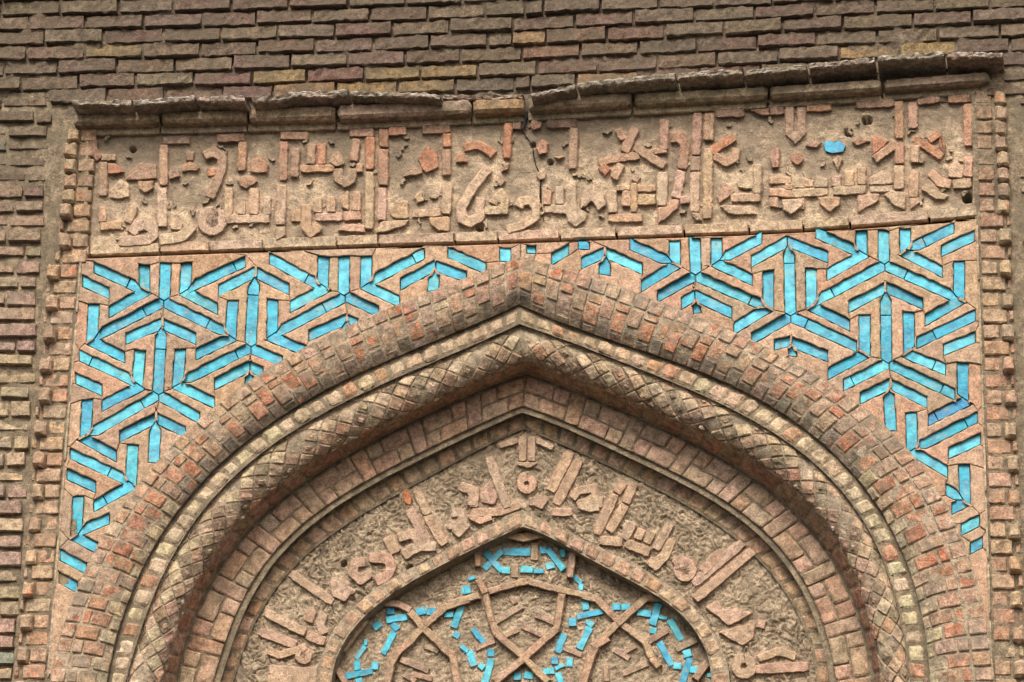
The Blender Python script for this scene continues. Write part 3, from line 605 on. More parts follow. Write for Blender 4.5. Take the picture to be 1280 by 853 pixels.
# ------------------------------------------------------------------ turquoise spandrels
k = .2578
def B(x0, y0, L): return [(x0 + a * k, y0 + b * k, x0 + c * k, y0 + d * k) for a, b, c, d in L]
BARS = B(0, 210, [(455, 483, 665, 578), (700, 470, 700, 590), (715, 595, 528, 700), (400, 548, 530, 610), (455, 662, 448, 830), (480, 808, 785, 655), (803, 462, 797, 632), (803, 655, 1090, 795), (905, 462, 897, 600),
   (930, 575, 1190, 455), (890, 600, 1055, 685), (1060, 595, 1238, 508), (1232, 550, 1215, 857), (1130, 645, 1118, 810), (610, 830, 780, 760), (795, 760, 950, 830), (783, 790, 765, 1090), (1120, 825, 950, 905), (440, 840, 605, 920)]) + \
 B(0, 420, [(385, 95, 640, 215), (680, 70, 665, 240), (690, 240, 495, 340), (365, 205, 495, 265), (875, 65, 862, 235), (895, 215, 1210, 60), (860, 240, 1040, 325), (1224, 65, 1370, 127), (1040, 235, 1210, 150), (1215, 150, 1276, 180), (1210, 185, 1206, 230),
   (760, 290, 440, 475), (780, 295, 970, 400), (580, 490, 755, 400), (760, 400, 900, 470), (755, 430, 745, 615), (425, 310, 415, 475), (405, 495, 565, 585), (340, 570, 605, 695), (645, 530, 635, 715), (650, 720, 455, 825), (325, 670, 465, 735), (380, 780, 370, 968)]) + \
 B(0, 633, [(400, 115, 530, 60), (355, 145, 475, 205), (290, 235, 420, 305), (285, 345, 375, 395)]) + \
 B(315, 210, [(85, 440, 310, 560), (348, 430, 342, 575), (365, 580, 185, 675), (20, 510, 180, 590), (447, 430, 445, 610), (445, 630, 130, 795), (460, 625, 615, 700), (555, 430, 552, 570), (585, 545, 835, 415), (545, 570, 715, 650), (720, 565, 888, 475), (895, 480, 1040, 530),
   (882, 505, 878, 595), (950, 410, 1135, 490), (1228, 390, 1228, 455), (275, 815, 460, 735), (465, 735, 515, 755), (450, 760, 448, 790), (100, 640, 98, 815), (80, 815, 265, 890)]) + \
 B(630, 210, [(110, 395, 155, 398), (230, 445, 315, 395), (360, 375, 415, 378), (375, 465, 488, 412), (492, 412, 670, 490), (488, 440, 488, 520), (610, 370, 800, 455), (828, 355, 828, 460), (835, 470, 665, 575), (925, 340, 930, 515), (925, 525, 745, 625), (932, 525, 1260, 670),
   (860, 660, 925, 620), (925, 620, 1105, 705), (930, 655, 938, 705), (1030, 340, 1030, 460), (1060, 440, 1250, 340), (1025, 460, 1205, 545), (1200, 455, 1367, 362), (1115, 780, 1280, 680), (1200, 830, 1384, 725)]) + \
 B(950, 210, [(40, 500, 40, 670), (140, 360, 330, 435), (140, 395, 148, 710), (248, 490, 250, 670), (280, 640, 600, 475), (245, 670, 435, 765), (155, 725, 470, 868), (270, 315, 460, 400), (492, 305, 492, 410), (510, 415, 325, 520), (600, 305, 600, 460), (610, 475, 935, 620),
   (703, 295, 705, 395), (735, 390, 940, 290), (700, 410, 885, 505), (880, 405, 1040, 330), (965, 455, 965, 630), (975, 640, 800, 740), (430, 675, 605, 585), (610, 580, 790, 660), (610, 620, 613, 940), (507, 715, 507, 895), (720, 700, 724, 885), (760, 850, 1045, 715), (890, 884, 1045, 822)]) + \
 B(950, 420, [(510, 90, 330, 185), (705, 85, 900, 165), (70, 45, 150, 25), (150, 30, 330, 100), (155, 55, 160, 100), (618, 135, 405, 240), (635, 140, 945, 285), (983, 130, 985, 305), (1010, 315, 815, 410), (485, 305, 630, 235), (635, 235, 810, 325), (622, 270, 637, 460),
   (733, 375, 738, 545), (775, 535, 1055, 395), (740, 560, 910, 660), (915, 570, 1070, 500), (990, 625, 995, 810), (900, 745, 980, 790), (1000, 805, 930, 840)]) + \
 B(950, 633, [(975, 115, 1065, 70), (1020, 205, 1080, 175)])
def clip(poly_, J, n, off):
    out = []
    for i in range(len(poly_)):
        a, b = poly_[i - 1], poly_[i]
        da = (a[0] - J[0]) * n[0] + (a[1] - J[1]) * n[1] - off; db = (b[0] - J[0]) * n[0] + (b[1] - J[1]) * n[1] - off
        if da * db < 0: t = da / (da - db); out.append((lerp(a[0], b[0], t), lerp(a[1], b[1], t)))
        if db >= 0: out.append(b)
    return out
ends = []
for i, (a, b, c, d) in enumerate(BARS): ends += [(i, 0, (a, b)), (i, 1, (c, d))]
TP = []
for i, (a, b, c, d) in enumerate(BARS):
    L = math.hypot(c - a, d - b); ux, uy = (c - a) / L, (d - b) / L
    vert = abs(uy) > abs(ux); wd = 14.0 if vert else 12.8
    if L < 16: wd = 10
    near = {0: [], 1: []}
    for e, pt in ((0, (a, b)), (1, (c, d))):
        for j, f, q in ends:
            if j != i and math.hypot(q[0] - pt[0], q[1] - pt[1]) < 11.5: near[e].append((j, f, q))
    e0 = 7 if near[0] else 0; e1 = 7 if near[1] else 0
    A, C = (a - ux * e0, b - uy * e0), (c + ux * e1, d + uy * e1)
    # free ends of slanting bars are cut upright, upright ones slightly askew
    nx, ny = -uy * wd / 2, ux * wd / 2
    def endpts(p, free):
        if free and not vert:
            sx = wd / 2 / max(.3, abs(ux)); return (p[0], p[1] - sx), (p[0], p[1] + sx)
        if free: o = R.uniform(-1.2, 1.2); return (p[0] - wd / 2, p[1] - o), (p[0] + wd / 2, p[1] + o)
        return (p[0] - nx, p[1] - ny), (p[0] + nx, p[1] + ny)
    (p1, p2), (p3, p4) = endpts(A, not near[0]), endpts(C, not near[1])
    q = [p1, p2, p4, p3]
    xx = sum(v[0] for v in q) / 4, sum(v[1] for v in q) / 4
    q.sort(key=lambda v: math.atan2(v[1] - xx[1], v[0] - xx[0]))
    for e, pt, dr in ((0, (a, b), (ux, uy)), (1, (c, d), (-ux, -uy))):
        for j, f, qq in near[e]:
            A2 = BARS[j]; dj = (A2[2] - A2[0], A2[3] - A2[1]) if f == 0 else (A2[0] - A2[2], A2[1] - A2[3])
            l = math.hypot(*dj); dj = (dj[0] / l, dj[1] / l)
            n = (dr[0] - dj[0], dr[1] - dj[1]); l = math.hypot(*n)
            if l < .35: continue
            J = ((pt[0] + qq[0]) / 2, (pt[1] + qq[1]) / 2)
            q2 = clip(q, J, (n[0] / l, n[1] / l), .35)
            if len(q2) >= 3 and abs(area2(q2)) > 25: q = q2
    TP.append(q)
def c0px(t):
    x, z = K[0].at(t); return toP((x, 0.0, z))
TOPL = [(100, 324), (360, 314), (645, 305), (800, 299), (960, 294), (1100, 285), (1222, 274)]
DEEP = {(1192, 515)}
def spandrel(side, name, label):
    th = thing(name, label, 'spandrel', 300 if side == 0 else 1000, 380)
    sg = -1 if side == 0 else 1
    edge = []
    for i in range(46):
        p = c0px(sg * (1e-4 + i / 45 * .93)); q = (p[0] - sg * 6, p[1] + 7); q = (min(q[0], 650.8), q[1]) if side == 0 else (max(q[0], 650.8), q[1])       # tuck the panel a little under the arch roll
        edge.append(q)
    if side == 0:
        top = [(x, interp(TOPL, x)) for x in (650.6, 560, 470, 380, 290, 200, 100.5)]
        frame = [(100.5 - (y - 331) * .0795, y) for y in range(350, 850, 26)]
    else:
        top = [(x, interp(TOPL, x)) for x in (651, 740, 830, 920, 1010, 1110, 1221)]
        frame = [(1221 + (y - 280) * .033, y) for y in range(300, 850, 26)]
    # frame until it meets the arch
    fr = []
    for p in frame:
        q = min(edge, key=lambda e: abs(e[1] - p[1]))
        if (q[0] - p[0]) * (-sg) > 4: fr.append(p)
    ed = [e for e in edge if e[1] < fr[-1][1] + 8]
    outline = top + fr + ed[::-1]
    if area2(outline) < 0: outline = outline[::-1]
    mine = [(i, q) for i, q in enumerate(TP) if (sum(p[0] for p in q) / len(q) < 650) == (side == 0)]
    V = list(outline); corner = [True] * len(V); own = [-1] * len(V); faces = [list(range(len(V)))]
    for i, q in mine:
        big = inset(q if area2(q) > 0 else q[::-1], -.35); ids = []
        n = len(big)
        for a in range(n):
            p, p2 = big[a], big[(a + 1) % n]; L = math.hypot(p2[0] - p[0], p2[1] - p[1]); m = max(1, int(L / 6))
            for s_ in range(m):
                t = s_ / m; jx, jy = (R.uniform(-.8, .8), R.uniform(-.8, .8)) if s_ else (0, 0)
                ids.append(len(V)); V.append((lerp(p[0], p2[0], t) + jx, lerp(p[1], p2[1], t) + jy)); corner.append(s_ == 0); own.append(i)
        faces.append(ids)
    r = delaunay_2d_cdt([Vector(v) for v in V], [], faces, 0, 1e-4, True)
    ov, oe, of, idv, ide, idf = r
    keep = [f for f, ids in zip(of, idf) if 0 in ids and len(ids) == 1]
    # split the brick field into strips: cut along short edges from slot corner to slot corner
    em = {}
    for fi, f in enumerate(keep):
        for a, b in zip(f, list(f[1:]) + [f[0]]): em.setdefault((min(a, b), max(a, b)), []).append(fi)
    par = list(range(len(keep)))
    def find(x):
        while par[x] != x: par[x] = par[par[x]]; x = par[x]
        return x
    def info(v):
        i = idv[v][0] if idv[v] else None
        return (True, -2) if i is None else (corner[i], own[i])
    cuts = []
    for (a, b), fs in em.items():
        if len(fs) < 2: continue
        L = (ov[a] - ov[b]).length; (ca, oa), (cb, ob) = info(a), info(b)
        if ca and cb and oa != ob and L < 20: cuts.append((L, fs)); continue
        par[find(fs[0])] = find(fs[1])
    def tri(f): a, b, c = (ov[i] for i in f[:3]); return abs((b - a).cross(c - a)) / 2
    for L, fs in sorted(cuts, key=lambda x: -x[0]):
        ra, rb = find(fs[0]), find(fs[1])
        if ra == rb: continue
        Aa = sum(tri(keep[i]) for i in range(len(keep)) if find(i) == ra); Ab = sum(tri(keep[i]) for i in range(len(keep)) if find(i) == rb)
        if min(Aa, Ab) < 110: par[ra] = rb
    comps = {}
    for i in range(len(keep)): comps.setdefault(find(i), []).append(keep[i])
    for fs in comps.values():
        if sum(tri(f) for f in fs) < 6: continue
        vid = sorted({v for f in fs for v in f}); cnt = {}
        for f in fs:
            ff = list(f); 
            if (ov[ff[1]] - ov[ff[0]]).cross(ov[ff[2]] - ov[ff[0]]) < 0: ff = ff[::-1]
            for a, b in zip(ff, ff[1:] + ff[:1]): cnt[(a, b)] = 1
        bd = [e for e in cnt if (e[1], e[0]) not in cnt]
        off = {v: Vector((0, 0)) for v in vid}; num = {v: 0 for v in vid}
        for a, b in bd:
            d = ov[b] - ov[a]; 
            if d.length < 1e-6: continue
            n = Vector((-d.y, d.x)).normalized()
            for v in (a, b): off[v] += n; num[v] += 1
        y = R.uniform(-.004, .003); ix = {v: i for i, v in enumerate(vid)}; n = len(vid)
        def pos(v, d):
            o = off[v]
            if num[v] and o.length > .2: o = o.normalized() * min(1.5, num[v] / o.length)
            return (ov[v].x + o.x * d, ov[v].y + o.y * d)
        VV = [P(*pos(v, 1.5), y) for v in vid] + [P(*pos(v, .15), y + .0035) for v in vid] + [P(*pos(v, .05), .04) for v in vid]
        FF = []
        for f in fs:
            ff = list(f)
            if (ov[ff[1]] - ov[ff[0]]).cross(ov[ff[2]] - ov[ff[0]]) < 0: ff = ff[::-1]
            FF.append(tuple(ix[v] for v in reversed(ff)))
        for a, b in bd:
            i, j = ix[a], ix[b]; FF.append((i, j, n + j, n + i)); FF.append((n + i, n + j, 2 * n + j, 2 * n + i))
        f = FF[0]; nr = (VV[f[1]] - VV[f[0]]).cross(VV[f[2]] - VV[f[0]])
        if nr.y > 0: FF = [tuple(reversed(x)) for x in FF]
        obj('brick_strip', VV, FF, M['strip'], th, jc(R.choice([(.38, .25, .168), (.40, .26, .172), (.36, .25, .175), (.38, .23, .15)]), .13, .04), smooth=False)
    for i, q in mine:
        cx, cy = sum(p[0] for p in q) / len(q), sum(p[1] for p in q) / len(q)
        lt, md, dp = (.045, .35, .46), (.022, .28, .40), (.004, .245, .37)
        u = R.random()
        if side == 0: c = lt if u < .45 else md if u < .93 else (.035, .34, .48)
        else: c = lt if u < .38 else md if u < .66 else dp
        if abs(cx - 1184) < 5 and abs(cy - 513) < 6: c = (.004, .17, .36)
        parts = [q]
        xs_ = [p[0] for p in q]; ys_ = [p[1] for p in q]
        Lx = max(xs_) - min(xs_), max(ys_) - min(ys_)
        if max(Lx) > 55:
            B_ = BARS[i]; l = math.hypot(B_[2] - B_[0], B_[3] - B_[1]); d = ((B_[2] - B_[0]) / l, (B_[3] - B_[1]) / l); t = R.choice([.22, .3, .72, .8])
            J = (lerp(B_[0], B_[2], t), lerp(B_[1], B_[3], t))
            parts = [clip(q, J, d, .3), clip(q, J, (-d[0], -d[1]), .3)]
        for pq in parts:
            if len(pq) > 2 and abs(area2(pq)) > 8:
                poly('glazed_tile', inset(pq, .05), .0115 + R.uniform(-.004, .002), .02, M['tile'], th, jc(c, .08, .04), bev=.7, bevd=.002, step=8, jit=.25, rough=.00008)
    yb = .02
    Vb = [P(*p, yb) for p in outline]; nb = len(Vb)
    obj('mortar_bed', Vb, [tuple(range(nb))], M['mortar'], th, smooth=False)
    return th
spandrel(0, 'tiled_spandrel', 'spandrel inlaid with pale turquoise glazed strips, beside the rough wall with dark open joints')
spandrel(1, 'tiled_spandrel', 'spandrel inlaid with turquoise and some deep blue glazed strips, beside the mortar-smeared wall')

# ------------------------------------------------------------------ stepped brick borders of the frame
def border(side, label):
    th = thing('brick_border', label, 'border', 80 if side == 0 else 1250, 450)
    def X(y):   # inner joint line with the panel
        return 100.5 - (y - 331) * .0795 if side == 0 else 1221 + (y - 280) * .033
    sg = -1 if side == 0 else 1
    y = 160 if side == 0 else 112; k_ = 0
    wl_ = [(160, 20), (320, 20), (430, 22), (853, 21)]
    while y < 900:
        pit = lerp(18.5, 20.9, (y - 120) / 730) if side == 0 else lerp(19, 22, (y - 120) / 730)
        t = min(1, max(0, (y - 130) / 260)); o0 = 3.5 if y > 320 or side else -7.5
        xi = X(y) + sg * (3.5 if (side == 1 or y > 322) else -7)
        base = mixc((.24, .16, .105), R.choice([(.38, .245, .16), (.37, .255, .17), (.38, .22, .14)]), t)
        w1 = R.uniform(19, 21.5); w2 = R.uniform(16, 18)
        long_ = k_ % 2 == 0 and (y > 255 or R.random() < .2)
        a, b = y + 1.2, y + pit - 1.4
        def qd(xa, xb, a_, b_):
            x0, x1 = min(xa, xb), max(xa, xb); d = X(b_) - X(a_)
            return ((x0, a_), (x1, a_), (x1 + d, b_), (x0 + d, b_))
        if long_:
            patch('brick', qd(xi, xi + sg * (w1 + R.uniform(8, 11)), a, b), flat(-.004 + R.uniform(-.004, .004)), 4, 2, M['bord'], th, jc(base, .1), rnd=.0035, depth=.03, wob=.04, edge=.1, tilt=.003)
            patch('rounded_brick', qd(xi + sg * (w1 + 12.5), xi + sg * (w1 + w2 + 1), a + 1.5, b - 1), flat(-.004), 2, 2, M['bord'], th, jc(base, .12), rnd=.007, depth=.05, wob=.08, edge=.18, tilt=.007)
        else:
            patch('brick', qd(xi, xi + sg * w1, a, b), flat(-.002 + R.uniform(-.004, .004)), 3, 2, M['bord'], th, jc(base, .1), rnd=.0035, depth=.03, wob=.045, edge=.1, tilt=.003)
            patch('rounded_brick', qd(xi + sg * (w1 + 2.5), xi + sg * (w1 + w2 + 1), a - 2, b + .5), flat(-.026 + R.uniform(-.008, .004)), 2, 3, M['bord'], th, jc(mixc(base, CREAM, .25), .1), rnd=.008, depth=.06, wob=.08, edge=.18, tilt=.009)
        y += pit; k_ += 1
    a0, a1 = (-2, 44)
    grid('mortar_bed', lambda a, b, h: P(X(b) + sg * a, b, .004) + Vector((0, -h, 0)), a0 - (0 if side else 0), a1, 12, 150 if side == 0 else 100, 905, 170, M['mortar'], th, amp=.005, sc_=18)
    # thin upright bead beside the tiles
    ys = [326 if side == 0 else 277]
    while ys[-1] < 880: ys.append(ys[-1] + R.uniform(60, 110))
    for a, b in zip(ys, ys[1:]):
        d0, d1 = X(a), X(b - .5)
        patch('bead', ((d0 - 1.6, a), (d0 + 1.6, a), (d1 + 1.6, b - .5), (d1 - 1.6, b - .5)), flat(-.003), 1, 10, M['ring'], th, jc((.36, .28, .2), .08), rnd=.003, depth=.03, rough=.002, wob=.06)
border(0, 'stepped brick border with rounded outer bricks between pale turquoise spandrel and open-jointed wall')
border(1, 'stepped brick border with rounded outer bricks between blue-spotted spandrel and mortar-smeared wall')

# ------------------------------------------------------------------ arch mouldings
def ringbed(name, ring, mat, th, h=-.012, amp=.003, nv=8, n=150, va=0, vb=1):
    for sg in (-1, 1):
        grid(name, lambda a, b, hh: ring(a, b, hh + h), sg * 1e-5, sg * 1.0, n, va, vb, nv, mat, th, amp=amp, sc_=22)
def side_t(ring, sg, metres, v=.5):
    s = 0 if sg < 0 else 1; return metres / lerp(ring.co.length(s), ring.ci.length(s), v)
# outer roll
def prof_roll(v):
    if v < .27: return (v / .27 * .33, DEP[0])
    q = (v - .27) / .73; return (.33 + .67 * (q * .75 + .25 * math.sin(q * math.pi / 2)), DEP[0] + (DEP[1] - DEP[0]) * q ** 2.2)
roll = Ring(K[0], K[1], prof_roll)
th = thing('arch_roll', 'outermost pointed arch roll of small reddish bricks bordering the turquoise tiles', 'arch', 650, 350)
ringbed('mortar_bed', roll, M['mortar_pale'], th, h=-.0045, nv=14, amp=.002)
for side in (0, 1):
    sg = -1 if side == 0 else 1; ts = courses(roll, side, .0545, .35)
    gp = side_t(roll, sg, .0034)
    for i, (a, b) in enumerate(zip(ts, ts[1:])):
        br = [0, .25, .66, 1] if i % 2 == 0 else [0, .25, .43, .83, 1]
        br = [x + (R.uniform(-.02, .02) if 0 < x < 1 else 0) for x in br]
        low = abs(a)
        for j, (v0, v1) in enumerate(zip(br, br[1:])):
            vm = (v0 + v1) / 2
            if vm < .27: c = R.choice([(.39, .26, .18), (.38, .24, .16), (.39, .275, .195)])
            elif vm < .66: c = R.choice([(.37, .2, .125), (.36, .225, .15), (.37, .18, .11), (.33, .23, .16)])
            else: c = R.choice([(.19, .15, .115), (.23, .18, .135), (.27, .2, .15)]) if low < .6 else R.choice([(.42, .33, .21), (.36, .28, .19), (.4, .3, .2)])
            gg = gp * R.uniform(.7, 1.5)
            patch('brick', ((a + sg * gg, v0 + .012), (b - sg * gg * .6, v0 + .012), (b - sg * gg * .6, v1 - .014), (a + sg * gg, v1 - .014)), roll, 2, max(2, int((v1 - v0) * 11)), M['arch'], th, jc(c, .12), rnd=.003, depth=.03, rough=.0012, edge=.08, wob=.03, tilt=.004)
# plain inner fillet of bricks
fil = Ring(K[1], K[2], lambda v: (v, DEP[1] + .012 - .02 * math.sin(min(1, max(0, v)) * math.pi * .55)))
th = thing('arch_fillet', 'narrow pointed arch band of plain cream bricks between the brick roll and the lattice roll', 'arch', 650, 395)
ringbed('mortar_bed', fil, M['mortar'], th, h=-.006, nv=6, va=-.6, vb=1.02)
for side in (0, 1):
    sg = -1 if side == 0 else 1; ts = courses(fil, side, .062); gp = side_t(fil, sg, .0032)
    for a, b in zip(ts, ts[1:]):
        low = min(1, abs(a) * 1.2); c = mixc((.33, .235, .155), (.43, .34, .225), low) if R.random() < .85 else (.36, .2, .12)
        patch('brick', ((a + sg * gp, .06), (b - sg * gp, .06), (b - sg * gp, .97), (a + sg * gp, .97)), fil, 2, 2, M['ring'], th, jc(c, .08), rnd=.006, depth=.03, rough=.002, edge=.2, wob=.05, tilt=.003)
# lattice roll
def prof_tor(v):
    a = v * math.pi; return (.5 - .5 * math.cos(a), lerp(DEP[2], DEP[3], v) - .03 * math.sin(a))
tor = Ring(K[2], K[3], prof_tor)
th = thing('lattice_roll', 'round pointed arch moulding covered in a lattice of small diamond bricks', 'arch', 655, 430)
ringbed('mortar_bed', tor, M['mortar_pale'], th, h=-.004, nv=18, amp=.0008)
for side in (0, 1):
    sg = -1 if side == 0 else 1; n = 30; dt = 1 / n; hv = .19
    for r in range(6):
        vc = .08 + r * hv
        for i in range(n):
            tc = (i + (.5 if r % 2 == 0 else 0.02)) * dt
            if tc - dt * .5 < 0 and r % 2: continue
            tc *= sg; hw = dt * .49 * sg; hh = hv * .97
            carved = (i + r // 2) % 3 == 0 if r % 2 == 0 else (i + r // 2) % 3 == 1
            v0, v1 = max(.005, vc - hh), min(.995, vc + hh)
            if R.random() < .04: continue
            if v1 - v0 < .1: continue
            f = .965 if not carved else .94
            cor_ = ((tc, lerp(vc, v0, f)), (tc + hw * f, vc), (tc, lerp(vc, v1, f)), (tc - hw * f, vc))
            low = abs(tc)
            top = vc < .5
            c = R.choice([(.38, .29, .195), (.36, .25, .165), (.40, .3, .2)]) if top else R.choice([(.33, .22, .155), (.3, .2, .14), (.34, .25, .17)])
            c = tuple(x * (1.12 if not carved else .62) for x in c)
            if R.random() < .07: c = (.38, .22, .14)
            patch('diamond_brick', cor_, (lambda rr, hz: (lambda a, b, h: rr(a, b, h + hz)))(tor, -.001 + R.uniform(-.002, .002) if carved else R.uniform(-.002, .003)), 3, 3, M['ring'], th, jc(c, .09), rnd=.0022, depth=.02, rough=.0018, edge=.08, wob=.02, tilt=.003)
            if carved:
                c2 = ((tc, lerp(vc, v0, .42)), (tc + hw * .42, vc), (tc, lerp(vc, v1, .42)), (tc - hw * .42, vc))
                patch('carved_plug', c2, (lambda rr: (lambda a, b, h: rr(a, b, h + .003)))(tor), 1, 1, M['ring'], th, jc((.3, .22, .15), .1), rnd=.004, depth=.012, edge=.25)
# shaded soffit behind the lattice roll
sof = Ring(K[3], K[4], lambda v: (v, lerp(DEP[3] - .004, DEP[4], v)))
th = thing('arch_soffit', 'narrow shaded underside of red bricks tucked behind the lattice roll', 'arch', 656, 462)
ringbed('mortar_bed', sof, M['mortar_pale'], th, h=-.004, nv=3, amp=.001)
for side in (0, 1):
    sg = -1 if side == 0 else 1; ts = courses(sof, side, .078); gp = side_t(sof, sg, .003)
    for a, b in zip(ts, ts[1:]):
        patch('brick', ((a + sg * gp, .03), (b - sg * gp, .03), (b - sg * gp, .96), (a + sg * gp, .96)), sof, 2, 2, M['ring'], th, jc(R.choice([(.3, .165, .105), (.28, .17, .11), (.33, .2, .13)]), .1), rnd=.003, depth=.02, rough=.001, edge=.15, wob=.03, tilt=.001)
# flat ring with bonded bricks
flt = Ring(K[4], K[5], lambda v: (v, DEP[4]))
th = thing('flat_arch_band', 'flat recessed pointed arch band of pinkish bricks laid along and across it', 'arch', 655, 490)
ringbed('mortar_bed', flt, M['mortar'], th, h=-.007, nv=6, va=-.5, vb=1.15)
def fb(a, b, v0, v1, sg, gp):
    patch('brick', ((a + sg * gp, v0 + .022), (b - sg * gp, v0 + .022), (b - sg * gp, v1 - .022), (a + sg * gp, v1 - .022)), flt, max(2, int(abs(b - a) * 60)), 2, M['ring'], th, jc(R.choice([(.36, .235, .165), (.34, .22, .155), (.35, .215, .14), (.32, .22, .155)]), .08), rnd=.003, depth=.02, rough=.0015, edge=.12, wob=.025, tilt=.002)
for side in (0, 1):
    sg = -1 if side == 0 else 1; gp = side_t(flt, sg, .0024); one = side_t(flt, sg, 1.0)
    t = 0.0; i = 0
    while t < .985:
        m1 = R.uniform(.052, .06) * one; m2 = R.uniform(.15, .175) * one
        a, b = t, min(1, t + m2); f = .34 if i % 2 else .64
        vm = .5 + R.uniform(-.03, .03)
        m_ = lerp(a, b, f); mm = lerp(a, b, 1 - f)
        fb(sg * max(a, 1e-5), sg * m_, 0, vm, sg, gp); fb(sg * m_, sg * b, 0, vm, sg, gp)
        fb(sg * max(a, 1e-5), sg * mm, vm, 1, sg, gp); fb(sg * mm, sg * b, vm, 1, sg, gp)
        if b < .97: fb(sg * b, sg * min(1, b + m1), 0, 1, sg, gp)
        t = b + m1; i += 1
# thin inner ring (step back, then square bricks)
k5b = Curve(5, DEP[5]); 
stp = Ring(k5b, K[6], lambda v: (max(0, (v - .12) / .88), lerp(DEP[5] - .004, DEP[6] - .016, min(1, v / .12)) + .012 * max(0, v - .12)))
th = thing('inner_arch_band', 'slim pointed arch band of square pink bricks framing the tympanum inscription', 'arch', 655, 522)
ringbed('mortar_bed', stp, M['mortar'], th, h=-.003, nv=25, amp=.0008)
for side in (0, 1):
    sg = -1 if side == 0 else 1; ts = courses(stp, side, .066); gp = side_t(stp, sg, .003)
    for a, b in zip(ts, ts[1:]):
        patch('brick', ((a + sg * gp, .17), (b - sg * gp, .17), (b - sg * gp, .93), (a + sg * gp, .93)), stp, 2, 2, M['ring'], th, jc(R.choice([(.37, .24, .155), (.36, .225, .14), (.39, .27, .18)]), .08), rnd=.004, depth=.02, rough=.0015, edge=.15, wob=.035, tilt=.002)
